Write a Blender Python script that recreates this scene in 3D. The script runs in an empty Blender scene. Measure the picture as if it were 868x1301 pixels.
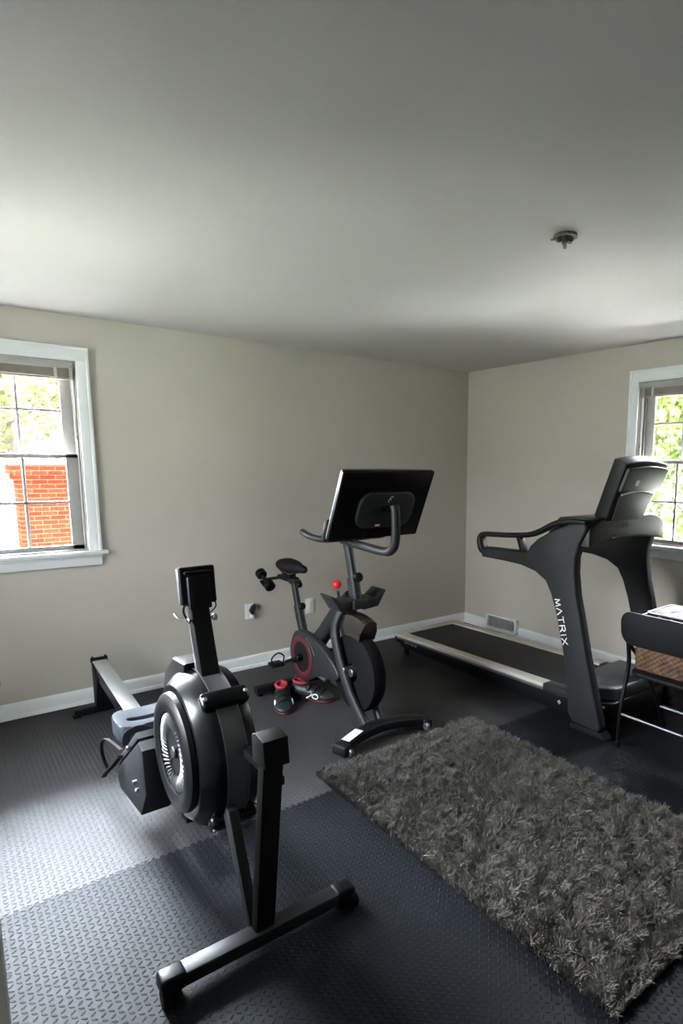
import bpy, bmesh, math, random
import numpy as np
from mathutils import Vector, Matrix, Quaternion
random.seed(7); rng = np.random.default_rng(11)
SC = bpy.context.scene
COL = SC.collection
PI = math.pi

# ------------------------------------------------------------ materials
def lin(h):
    h = h.lstrip('#'); v = [int(h[i:i+2], 16)/255 for i in (0, 2, 4)]
    return [x/12.92 if x <= .04045 else ((x+.055)/1.055)**2.4 for x in v] + [1]

class NT:
    def __init__(s, nt): s.nt = nt
    def n(s, t, **k):
        nd = s.nt.nodes.new(t)
        for a, b in k.items(): setattr(nd, a, b)
        return nd
    def l(s, a, b): s.nt.links.new(a, b)
    def put(s, sock, v):
        if hasattr(v, 'is_output') or isinstance(v, bpy.types.NodeSocket): s.l(v, sock)
        else: sock.default_value = v
    def m(s, op, a, b=None, c=None, clamp=False):
        nd = s.n('ShaderNodeMath', operation=op); nd.use_clamp = clamp
        s.put(nd.inputs[0], a)
        if b is not None: s.put(nd.inputs[1], b)
        if c is not None: s.put(nd.inputs[2], c)
        return nd.outputs[0]

def mat(name, col, rough=.5, metal=0, bump=0, bscale=200, var=0, vscale=8, spec=.5, coat=0, stretch=None, col2=None):
    m = bpy.data.materials.new(name); m.use_nodes = True
    nt = m.node_tree; T = NT(nt); b = nt.nodes['Principled BSDF']
    c = lin(col) if isinstance(col, str) else list(col)
    b.inputs['Base Color'].default_value = c
    b.inputs['Roughness'].default_value = rough
    b.inputs['Metallic'].default_value = metal
    b.inputs['Specular IOR Level'].default_value = spec
    b.inputs['Coat Weight'].default_value = coat
    b.inputs['Coat Roughness'].default_value = .1
    tc = T.n('ShaderNodeTexCoord'); src = tc.outputs['Object']
    if stretch:
        mp = T.n('ShaderNodeMapping'); T.l(src, mp.inputs[0]); mp.inputs['Scale'].default_value = stretch; src = mp.outputs[0]
    if var or col2:
        nz = T.n('ShaderNodeTexNoise'); T.l(src, nz.inputs['Vector']); nz.inputs['Scale'].default_value = vscale
        nz.inputs['Detail'].default_value = 5
        r = T.n('ShaderNodeValToRGB'); T.l(nz.outputs['Fac'], r.inputs[0])
        c2 = (lin(col2) if isinstance(col2, str) else col2) if col2 else [min(1, x*(1+var)) for x in c[:3]]+[1]
        c1 = c if col2 else [x*(1-var) for x in c[:3]]+[1]
        r.color_ramp.elements[0].position = .3; r.color_ramp.elements[1].position = .7
        r.color_ramp.elements[0].color = c1; r.color_ramp.elements[1].color = c2
        T.l(r.outputs[0], b.inputs['Base Color'])
    if bump:
        nz = T.n('ShaderNodeTexNoise'); T.l(src, nz.inputs['Vector']); nz.inputs['Scale'].default_value = bscale
        nz.inputs['Detail'].default_value = 3
        bp = T.n('ShaderNodeBump'); bp.inputs['Strength'].default_value = bump; bp.inputs['Distance'].default_value = .002
        T.l(nz.outputs['Fac'], bp.inputs['Height']); T.l(bp.outputs[0], b.inputs['Normal'])
    return m

def mat_tread(name, col, rough, spec):
    """black rubber with a raised tread-plate pattern of lozenges"""
    m = bpy.data.materials.new(name); m.use_nodes = True
    T = NT(m.node_tree); b = m.node_tree.nodes['Principled BSDF']
    b.inputs['Roughness'].default_value = rough
    b.inputs['Specular IOR Level'].default_value = spec
    tc = T.n('ShaderNodeTexCoord'); sp = T.n('ShaderNodeSeparateXYZ'); T.l(tc.outputs['Object'], sp.inputs[0])
    c = .0215
    gx = T.m('DIVIDE', sp.outputs[0], c); gy = T.m('DIVIDE', sp.outputs[1], c)
    ix = T.m('FLOOR', gx); iy = T.m('FLOOR', gy)
    fx = T.m('SUBTRACT', T.m('SUBTRACT', gx, ix), .5); fy = T.m('SUBTRACT', T.m('SUBTRACT', gy, iy), .5)
    par = T.m('FLOORED_MODULO', T.m('ADD', ix, iy), 2.)
    par = T.m('GREATER_THAN', par, .5)
    sgn = T.m('SUBTRACT', T.m('MULTIPLY', par, 2.), 1.)
    u = T.m('ADD', fx, T.m('MULTIPLY', fy, sgn)); v = T.m('SUBTRACT', fx, T.m('MULTIPLY', fy, sgn))
    uu = T.m('POWER', T.m('ABSOLUTE', T.m('DIVIDE', u, .60)), 2.); vv = T.m('POWER', T.m('ABSOLUTE', T.m('DIVIDE', v, .26)), 2.)
    d = T.m('SQRT', T.m('ADD', uu, vv))
    h = T.m('SMOOTH_MIN', T.m('MULTIPLY', T.m('SUBTRACT', 1., d, clamp=True), 2.), 1., .3)
    nz = T.n('ShaderNodeTexNoise'); T.l(tc.outputs['Object'], nz.inputs['Vector']); nz.inputs['Scale'].default_value = 900.
    hh = T.m('ADD', h, T.m('MULTIPLY', nz.outputs['Fac'], .12))
    bp = T.n('ShaderNodeBump'); bp.inputs['Strength'].default_value = 1.; bp.inputs['Distance'].default_value = .0028
    T.l(hh, bp.inputs['Height']); T.l(bp.outputs[0], b.inputs['Normal'])
    n2 = T.n('ShaderNodeTexNoise'); T.l(tc.outputs['Object'], n2.inputs['Vector']); n2.inputs['Scale'].default_value = 2.3; n2.inputs['Detail'].default_value = 8
    mx = T.n('ShaderNodeMix', data_type='RGBA'); T.l(n2.outputs['Fac'], mx.inputs[0])
    cc = lin(col); mx.inputs[6].default_value = [x*.8 for x in cc[:3]]+[1]; mx.inputs[7].default_value = [x*1.25 for x in cc[:3]]+[1]
    T.l(mx.outputs[2], b.inputs['Base Color'])
    return m

def mat_brick():
    m = bpy.data.materials.new('brick'); m.use_nodes = True
    T = NT(m.node_tree); b = m.node_tree.nodes['Principled BSDF']; b.inputs['Roughness'].default_value = .9; b.inputs['Specular IOR Level'].default_value = 0
    tc = T.n('ShaderNodeTexCoord'); mp = T.n('ShaderNodeMapping'); T.l(tc.outputs['Object'], mp.inputs[0])
    mp.inputs['Rotation'].default_value = (PI/2, 0, 0)
    br = T.n('ShaderNodeTexBrick'); T.l(mp.outputs[0], br.inputs['Vector'])
    br.inputs['Color1'].default_value = (.030, .0055, .0025, 1); br.inputs['Color2'].default_value = (.042, .009, .004, 1)
    br.inputs['Mortar'].default_value = (.05, .025, .02, 1); br.inputs['Scale'].default_value = 4.6
    br.inputs['Mortar Size'].default_value = .02
    br.inputs['Brick Width'].default_value = .9; br.inputs['Row Height'].default_value = .3
    T.l(br.outputs['Color'], b.inputs['Base Color'])
    return m

def mat_shingle():
    m = bpy.data.materials.new('shingle'); m.use_nodes = True
    T = NT(m.node_tree); b = m.node_tree.nodes['Principled BSDF']; b.inputs['Roughness'].default_value = .8; b.inputs['Specular IOR Level'].default_value = 0
    tc = T.n('ShaderNodeTexCoord')
    br = T.n('ShaderNodeTexBrick'); T.l(tc.outputs['Object'], br.inputs['Vector'])
    br.inputs['Color1'].default_value = (.022, .022, .028, 1); br.inputs['Color2'].default_value = (.035, .036, .044, 1)
    br.inputs['Mortar'].default_value = (.05, .05, .07, 1); br.inputs['Scale'].default_value = 3
    br.inputs['Mortar Size'].default_value = .02; br.inputs['Row Height'].default_value = .45
    T.l(br.outputs['Color'], b.inputs['Base Color'])
    return m

def mat_glass():
    m = bpy.data.materials.new('window_glass'); m.use_nodes = True
    nt = m.node_tree; T = NT(nt); nt.nodes.remove(nt.nodes['Principled BSDF'])
    out = nt.nodes['Material Output']
    tr = T.n('ShaderNodeBsdfTransparent'); tr.inputs[0].default_value = (.96, .975, .97, 1)
    gl = T.n('ShaderNodeBsdfGlossy'); gl.inputs['Roughness'].default_value = .02
    fr = T.n('ShaderNodeFresnel'); fr.inputs[0].default_value = 1.45
    mx = T.n('ShaderNodeMixShader'); T.l(fr.outputs[0], mx.inputs[0]); T.l(tr.outputs[0], mx.inputs[1]); T.l(gl.outputs[0], mx.inputs[2])
    T.l(mx.outputs[0], out.inputs[0])
    return m

def mat_leaf(name, c):
    m = bpy.data.materials.new(name); m.use_nodes = True
    nt = m.node_tree; T = NT(nt); nt.nodes.remove(nt.nodes['Principled BSDF']); out = nt.nodes['Material Output']
    d = T.n('ShaderNodeBsdfDiffuse'); t = T.n('ShaderNodeBsdfTranslucent')
    tc = T.n('ShaderNodeTexCoord'); nz = T.n('ShaderNodeTexNoise'); T.l(tc.outputs['Object'], nz.inputs['Vector']); nz.inputs['Scale'].default_value = 1.6
    r = T.n('ShaderNodeValToRGB'); T.l(nz.outputs['Fac'], r.inputs[0])
    r.color_ramp.elements[0].position = .35; r.color_ramp.elements[1].position = .65
    r.color_ramp.elements[0].color = [x*.6 for x in c]+[1]; r.color_ramp.elements[1].color = [x*1.3 for x in c]+[1]
    T.l(r.outputs[0], d.inputs[0]); T.l(r.outputs[0], t.inputs[0])
    mx = T.n('ShaderNodeMixShader'); mx.inputs[0].default_value = .5; T.l(d.outputs[0], mx.inputs[1]); T.l(t.outputs[0], mx.inputs[2])
    T.l(mx.outputs[0], out.inputs[0])
    return m

def mat_weave():
    m = bpy.data.materials.new('wicker'); m.use_nodes = True
    T = NT(m.node_tree); b = m.node_tree.nodes['Principled BSDF']; b.inputs['Roughness'].default_value = .6
    tc = T.n('ShaderNodeTexCoord')
    w1 = T.n('ShaderNodeTexNoise'); T.l(tc.outputs['Object'], w1.inputs['Vector']); w1.inputs['Scale'].default_value = 22
    r = T.n('ShaderNodeValToRGB'); T.l(w1.outputs['Fac'], r.inputs[0])
    r.color_ramp.elements[0].color = lin('#34200f'); r.color_ramp.elements[1].color = lin('#6b4a30')
    r.color_ramp.elements[0].position = .3; r.color_ramp.elements[1].position = .7
    T.l(r.outputs[0], b.inputs['Base Color'])
    return m

def mat_purple():
    m = bpy.data.materials.new('purple_pattern'); m.use_nodes = True
    T = NT(m.node_tree); b = m.node_tree.nodes['Principled BSDF']; b.inputs['Roughness'].default_value = .6; b.inputs['Specular IOR Level'].default_value = .2
    tc = T.n('ShaderNodeTexCoord')
    w = T.n('ShaderNodeTexWave'); T.l(tc.outputs['Object'], w.inputs['Vector']); w.inputs['Scale'].default_value = 9; w.inputs['Distortion'].default_value = 9
    r = T.n('ShaderNodeValToRGB'); T.l(w.outputs['Fac'], r.inputs[0])
    r.color_ramp.elements[0].color = lin('#2a1428'); r.color_ramp.elements[1].color = lin('#8a7590')
    r.color_ramp.elements[0].position = .45; r.color_ramp.elements[1].position = .8
    e = r.color_ramp.elements.new(.62); e.color = lin('#43203f')
    T.l(r.outputs[0], b.inputs['Base Color'])
    return m

M = dict(
    wall=mat('wall_paint', (.52, .487, .428, 1), .85, bump=.15, bscale=300),
    ceil=mat('ceiling_paint', (.505, .482, .458, 1), .9, bump=.2, bscale=160),
    white=mat('trim_white', (.78, .80, .80, 1), .4, spec=.4),
    white2=mat('sash_vinyl', '#a3a19d', .45),
    wood=mat('wood_floor', '#5b3c2c', .5, var=.3, vscale=12, stretch=(1, 8, 1)),
    mat_far=mat_tread('rubber_mat_dark', '#2c2a2b', .66, .46),
    mat_near=mat_tread('rubber_mat_sky_tint', '#1a1c20', .50, .08),  # blue sky reflection on the near mat tinted into its base colour
    glass=mat_glass(),
    blind=mat('blind_slat', '#8f857b', .6), cord=mat('blind_cord', '#c9c5b8', .7),
    blk=mat('black_paint', '#0e0f11', .38, bump=.05, bscale=500, spec=.2),
    blkm=mat('black_matte', '#0f1012', .6, bump=.1, bscale=600, spec=.2),
    gloss=mat('black_gloss', '#08090b', .24, spec=.28),
    grey=mat('dark_grey_plastic', '#222427', .5, spec=.35, bump=.1, bscale=500),
    hood=mat('hood_grey', '#4d5053', .38),
    tmg=mat('treadmill_shell', '#212325', .55, spec=.3, bump=.12, bscale=700),
    tmtop=mat('treadmill_dash', '#101112', .42, spec=.3),
    silver=mat('brushed_silver', '#8d8f93', .35, metal=.9),
    bandm=mat('perforated_band', '#75777c', .42, metal=.75, bump=.5, bscale=900),
    alu=mat('aluminium_rail', '#a8a9a6', .38, metal=.6),
    railw=mat('light_side_rail', '#b9b3a8', .5, bump=.3, bscale=900),
    seat=mat('seat_grey', '#2b3038', .36),
    rubber=mat('rubber', '#08080a', .8, spec=.15), belt=mat('running_belt', '#1b1b1d', .7, bump=.4, bscale=900),
    bike=mat('bike_frame_paint', '#1e2022', .5, spec=.35, bump=.08, bscale=600),
    chrome=mat('chrome', '#c8c8cc', .14, metal=1), fender=mat('smoked_chrome', '#6c675f', .12, metal=.9),
    red=mat('red_plastic', '#d2202f', .35), dred=mat('dark_red_plastic', '#4a1219', .5),
    sred=mat('shoe_lining', '#8c1f2e', .8), shoe=mat('shoe_upper', '#20272a', .45, bump=.3, bscale=300),
    decal=mat('white_decal', '#e8eae8', .5), grey_decal=mat('grey_decal', '#85888a', .5),
    rug=mat('rug_pile', '#504c49', .95, col2='#77726c', vscale=60), rugb=mat('rug_backing', '#1d1c1b', .95),
    wicker=mat_weave(), purple=mat_purple(), plate=mat('outlet_plate', (.82, .82, .80, 1), .4),
    brass=mat('old_brass', '#7c6a4a', .45, metal=.7), rust=mat('ceiling_box_metal', '#6b6454', .6, metal=.5, var=.4, vscale=60),
    brick=mat_brick(), stone=mat('stone_cap', (.05, .046, .042, 1), .9, var=.1, spec=0), shingle=mat_shingle(),
    siding=mat('siding', (.1, .1, .1, 1), .8, spec=0), bounce_paving=mat('pale_bounce_paving', (.42, .41, .38, 1), .9, var=.15, vscale=1.5),
    grass=mat('grass', (.04, .042, .03, 1), .9, var=.4, vscale=1.5),
    leaf1=mat_leaf('leaves_a', (.042, .054, .016)), leaf2=mat_leaf('leaves_b', (.058, .066, .023)), bark=mat('bark', (.08, .06, .045, 1), .9, var=.3, vscale=6),
    screen=mat('screen_glass', '#050506', .08), label=mat('paper_label', '#e6e4de', .6),
    smoke=mat('smoked_panel', '#45463f', .35, spec=.3),
)

# ------------------------------------------------------------ mesh helpers
def catmull(P, n=8, closed=False):
    P = [Vector(p) for p in P]; out = []
    N = len(P); rngk = range(N if closed else N-1)
    for i in rngk:
        if closed: a, b, c, d = P[(i-1) % N], P[i], P[(i+1) % N], P[(i+2) % N]
        else: a, b, c, d = P[max(i-1, 0)], P[i], P[i+1], P[min(i+2, N-1)]
        for k in range(n):
            t = k/n
            out.append(.5*((2*b)+(-a+c)*t+(2*a-5*b+4*c-d)*t*t+(-a+3*b-3*c+d)*t**3))
    if not closed: out.append(P[-1])
    return out

class MB:
    def __init__(s): s.bm = bmesh.new()
    def _join(s, b2):
        me = bpy.data.meshes.new('tmp'); b2.to_mesh(me); b2.free(); s.bm.from_mesh(me); bpy.data.meshes.remove(me)
    def box(s, c, d, bev=0., rot=None, seg=2, taper=None):
        b = bmesh.new(); bmesh.ops.create_cube(b, size=1)
        for v in b.verts:
            if taper and v.co.z > 0: v.co.x *= taper[0]; v.co.y *= taper[1]
            v.co = Vector((v.co.x*d[0], v.co.y*d[1], v.co.z*d[2]))
        if bev: bmesh.ops.bevel(b, geom=b.edges[:]+b.verts[:], offset=bev, segments=seg, profile=.5, affect='EDGES')
        mt = Matrix.Translation(c)
        if rot is not None: mt = mt @ (rot if isinstance(rot, Matrix) else Matrix.Rotation(rot[1], 4, rot[0]))
        b.transform(mt); s._join(b); return s
    def bar(s, p0, p1, w, h, bev=0., up=(0, 0, 1)):
        """box from p0 to p1; w across, h along the up side"""
        p0, p1 = Vector(p0), Vector(p1); z = (p1-p0); L = z.length; z.normalize()
        u = Vector(up); x = u.cross(z); 
        if x.length < 1e-4: x = Vector((1, 0, 0)).cross(z)
        x.normalize(); y = z.cross(x)
        R = Matrix((x, y, z)).transposed().to_4x4()
        return s.box((p0+p1)/2, (w, h, L), bev, R)
    def prism(s, pts, axis, lo, hi, bev=0., seg=2):
        """outline in the two other axes (in order), extruded lo..hi along axis"""
        b = bmesh.new()
        def mk(p, t):
            if axis == 'x': return (t, p[0], p[1])
            if axis == 'y': return (p[0], t, p[1])
            return (p[0], p[1], t)
        A = [b.verts.new(mk(p, lo)) for p in pts]; B = [b.verts.new(mk(p, hi)) for p in pts]
        n = len(pts)
        f0 = b.faces.new(A[::-1]); f1 = b.faces.new(B)
        for i in range(n): b.faces.new((A[i], A[(i+1) % n], B[(i+1) % n], B[i]))
        bmesh.ops.recalc_face_normals(b, faces=b.faces[:])
        if bev:
            ed = list(set(list(f0.edges)+list(f1.edges)))
            bmesh.ops.bevel(b, geom=ed, offset=bev, segments=seg, profile=.5, affect='EDGES', clamp_overlap=True)
        bmesh.ops.triangulate(b, faces=[f for f in b.faces if len(f.verts) > 4])
        s._join(b); return s
    def tube(s, pts, r, seg=12, sm=0, closed=False, sq=None, cap=True, up=None):
        pts = catmull(pts, sm, closed) if sm else [Vector(p) for p in pts]
        n = len(pts)
        if not hasattr(r, '__len__'): R = [r]*n
        else: R = [r[0]+(0) if len(r) == 1 else np.interp(i/(n-1), np.linspace(0, 1, len(r)), r) for i in range(n)]
        tan = []
        for i in range(n):
            a = pts[(i-1) % n] if closed else pts[max(i-1, 0)]; c = pts[(i+1) % n] if closed else pts[min(i+1, n-1)]
            tan.append((c-a).normalized())
        t0 = tan[0]; nn = Vector(up) if up else (Vector((1, 0, 0)) if abs(t0.x) < .8 else Vector((0, 0, 1)))
        nn = (nn-t0*nn.dot(t0)).normalized()
        rings = []; b = s.bm
        for i in range(n):
            if i:
                q = tan[i-1].rotation_difference(tan[i]); nn = q @ nn; nn = (nn-tan[i]*nn.dot(tan[i])).normalized()
            bb = tan[i].cross(nn); ring = []
            for k in range(seg):
                a = 2*PI*k/seg; ca, sa = math.cos(a), math.sin(a)
                if sq:  # superellipse (wn, wb, power)
                    wn, wb, pw = sq
                    ca = math.copysign(abs(ca)**(2/pw), ca)*wn; sa = math.copysign(abs(sa)**(2/pw), sa)*wb
                ring.append(b.verts.new(pts[i]+(nn*ca+bb*sa)*R[i]))
            rings.append(ring)
        m = n if closed else n-1
        for i in range(m):
            A, B = rings[i], rings[(i+1) % n]
            for k in range(seg): b.faces.new((A[k], A[(k+1) % seg], B[(k+1) % seg], B[k]))
        if cap and not closed: b.faces.new(rings[0][::-1]); b.faces.new(rings[-1])
        return s
    def lathe(s, prof, c, axis='x', seg=64, closed=False, a0=0, a1=2*PI):
        """prof: (t along axis, radius)"""
        b = s.bm; c = Vector(c); full = abs(a1-a0-2*PI) < 1e-6; N = seg if full else seg+1; rings = []
        for k in range(N):
            a = a0+(a1-a0)*k/seg; ca, sa = math.cos(a), math.sin(a); ring = []
            for t, r in prof:
                if axis == 'x': v = Vector((t, r*ca, r*sa))
                elif axis == 'y': v = Vector((r*sa, t, r*ca))
                else: v = Vector((r*ca, r*sa, t))
                ring.append(b.verts.new(c+v))
            rings.append(ring)
        n = len(prof); m = n if closed else n-1
        for k in range(N if full else N-1):
            A, B = rings[k], rings[(k+1) % N]
            for j in range(m):
                vs = [A[j], A[(j+1) % n], B[(j+1) % n], B[j]]
                try: b.faces.new(vs)
                except ValueError: pass
        if not full and closed: b.faces.new(rings[0]); b.faces.new(rings[-1][::-1])
        return s
    def sphere(s, c, r, sc=(1, 1, 1), seg=16):
        b = bmesh.new(); bmesh.ops.create_uvsphere(b, u_segments=seg, v_segments=seg//2+2, radius=r)
        for v in b.verts: v.co = Vector((v.co.x*sc[0], v.co.y*sc[1], v.co.z*sc[2]))+Vector(c)
        s._join(b); return s
    def cyl(s, p0, p1, r, seg=20, bev=0.):
        p0, p1 = Vector(p0), Vector(p1); d = (p1-p0); L = d.length; d.normalize()
        if bev: return s.tube([p0, p0+d*bev*.4, p0+d*bev, p1-d*bev, p1-d*bev*.4, p1], [r-bev, r-bev*.3, r, r, r-bev*.3, r-bev], seg) if False else s._cb(p0, p1, d, r, seg, bev)
        return s.tube([p0, p1], r, seg)
    def _cb(s, p0, p1, d, r, seg, bev):
        pts = [p0, p0+d*bev, p1-d*bev, p1]; rr = [r-bev, r, r, r-bev]
        nn = Vector((1, 0, 0)) if abs(d.x) < .8 else Vector((0, 0, 1)); nn = (nn-d*nn.dot(d)).normalized(); bb = d.cross(nn)
        rings = [[s.bm.verts.new(p+(nn*math.cos(2*PI*k/seg)+bb*math.sin(2*PI*k/seg))*q) for k in range(seg)] for p, q in zip(pts, rr)]
        for A, B in zip(rings, rings[1:]):
            for k in range(seg): s.bm.faces.new((A[k], A[(k+1) % seg], B[(k+1) % seg], B[k]))
        s.bm.faces.new(rings[0][::-1]); s.bm.faces.new(rings[-1]); return s
    def build(s, name, m, parent=None, loc=None, ang=38):
        bm = s.bm
        bmesh.ops.remove_doubles(bm, verts=bm.verts[:], dist=1e-6)
        bmesh.ops.dissolve_degenerate(bm, edges=bm.edges[:], dist=1e-6)
        bmesh.ops.recalc_face_normals(bm, faces=bm.faces[:])
        for f in bm.faces: f.smooth = True
        for e in bm.edges:
            if len(e.link_faces) == 2:
                try: e.smooth = e.calc_face_angle() < math.radians(ang)
                except ValueError: pass
        off = Vector(loc) if loc is not None else (Vector(parent['_w']) if parent is not None else Vector((0, 0, 0)))
        if off.length: bm.transform(Matrix.Translation(-off))
        me = bpy.data.meshes.new(name); bm.to_mesh(me); bm.free()
        o = bpy.data.objects.new(name, me); COL.objects.link(o)
        me.materials.append(m)
        if parent is not None: o.parent = parent
        else: o.location = off
        o['_w'] = tuple(off)
        return o

def raw(name, V, F, m, parent=None, loc=(0, 0, 0)):
    """mesh from numpy arrays; F an (n,k) array of same-size faces or a list of such arrays"""
    off = Vector(parent['_w']) if parent is not None else Vector(loc)
    V = V-np.array(off)
    me = bpy.data.meshes.new(name)
    Fs = F if isinstance(F, list) else [F]
    idx = np.concatenate([f.ravel() for f in Fs]); sizes = np.concatenate([np.full(len(f), f.shape[1]) for f in Fs])
    me.vertices.add(len(V)); me.vertices.foreach_set('co', V.astype(np.float32).ravel())
    me.loops.add(len(idx)); me.loops.foreach_set('vertex_index', idx.astype(np.int32))
    st = np.concatenate([[0], np.cumsum(sizes)[:-1]])
    me.polygons.add(len(sizes)); me.polygons.foreach_set('loop_start', st.astype(np.int32)); me.polygons.foreach_set('loop_total', sizes.astype(np.int32))
    me.update(calc_edges=True); me.validate()
    o = bpy.data.objects.new(name, me); COL.objects.link(o); me.materials.append(m)
    if parent is not None: o.parent = parent
    else: o.location = off
    o['_w'] = tuple(off)
    return o

def thing(name, label, cat, loc, group=None):
    o = bpy.data.objects.new(name, None); COL.objects.link(o); o.location = loc
    o.empty_display_size = .1
    o['label'] = label; o['category'] = cat; o['_w'] = tuple(loc)
    if group: o['group'] = group
    return o
def tag(o, label=None, cat=None, group=None, kind=None):
    if label: o['label'] = label
    if cat: o['category'] = cat
    if group: o['group'] = group
    if kind: o['kind'] = kind
    return o
def struct(o): o['kind'] = 'structure'; return o
def ring(cx, cy, rx, ry, n=24, a0=0, a1=2*PI):
    return [(cx+rx*math.cos(a0+(a1-a0)*i/n), cy+ry*math.sin(a0+(a1-a0)*i/n)) for i in range(n if abs(a1-a0-2*PI) < 1e-6 else n+1)]
def rrect(cx, cy, w, h, r, n=5):
    out = []
    for sx, sy, a in ((1, 1, 0), (-1, 1, PI/2), (-1, -1, PI), (1, -1, 1.5*PI)):
        for i in range(n+1):
            t = a+PI/2*i/n; out.append((cx+sx*(w/2-r)+r*math.cos(t), cy+sy*(h/2-r)+r*math.sin(t)))
    return out
def smooth2(P, n=5, closed=True):
    return [(v.x, v.y) for v in catmull([(p[0], p[1], 0) for p in P], n, closed)]

# ------------------------------------------------------------ room
H = 2.44; X0 = -5.1; Y0 = -7.0
W1 = (-4.13, -3.28); W2 = (-2.68, -1.83); ZS = 1.0; ZT = 2.175     # window openings
def wall_with_hole(name, axis, a0, a1, h0, h1):
    mb = MB(); th = .16
    def bx(u0, u1, z0, z1):
        if axis == 'y': mb.box(((u0+u1)/2, th/2, (z0+z1)/2), (u1-u0, th, z1-z0))
        else: mb.box((th/2, (u0+u1)/2, (z0+z1)/2), (th, u1-u0, z1-z0))
    bx(a0, h0, 0, H); bx(h1, a1, 0, H); bx(h0, h1, 0, ZS); bx(h0, h1, ZT, H)
    return struct(mb.build(name, M['wall']))
wall_with_hole('wall_back', 'y', X0-.16, .16, *W1)
wall_with_hole('wall_right', 'x', Y0-.16, 0, *W2)
W4 = (-2.15, -.75)
mb = MB()
for u0, u1 in ((Y0-.16, W4[0]), (W4[1], 0)): mb.box((X0-.08, (u0+u1)/2, H/2), (.16, u1-u0, H))
for z0, z1 in ((0, .9), (2.15, H)): mb.box((X0-.08, (W4[0]+W4[1])/2, (z0+z1)/2), (.16, W4[1]-W4[0], z1-z0))
struct(mb.build('wall_left', M['wall']))
W3 = []
mb = MB()
for u0, u1 in ((X0, 0),): mb.box(((u0+u1)/2, Y0-.08, H/2), (u1-u0, .16, H))
for u0, u1 in W3: mb.box(((u0+u1)/2, Y0-.08, .45), (u1-u0, .16, .9)); mb.box(((u0+u1)/2, Y0-.08, (2.15+H)/2), (u1-u0, .16, H-2.15))
struct(mb.build('wall_front', M['wall']))
struct(MB().box((X0/2, Y0/2, H+.05), (-X0+.32, -Y0+.32, .1)).build('ceiling', M['ceil']))
struct(MB().box((X0/2, Y0/2, -.06), (-X0+.32, -Y0+.32, .1)).build('floor', M['wood']))

FZ = 0.0
# baseboards: board with a moulded top and a quarter-round shoe
def baseboard(name, axis, a, b, side=1, at=0.):
    pr = [(0, -.01), (-.026, -.01), (-.026, .008), (-.02, .020), (-.013, .022), (-.013, .070), (-.008, .084), (-.002, .094), (0, .094)]
    mb = MB()
    if axis == 'x': mb.prism([(p[0]*side+at, p[1]) for p in pr], 'x', a, b)
    else: mb.prism([(p[0]*side+at, p[1]) for p in pr], 'y', a, b)
    return struct(mb.build(name, M['white']))
baseboard('baseboard_back', 'x', X0, 0)
baseboard('baseboard_right', 'y', Y0, 0)
baseboard('baseboard_left', 'y', Y0, 0, -1, X0)
baseboard('baseboard_front', 'x', X0, 0, -1, Y0)

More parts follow.
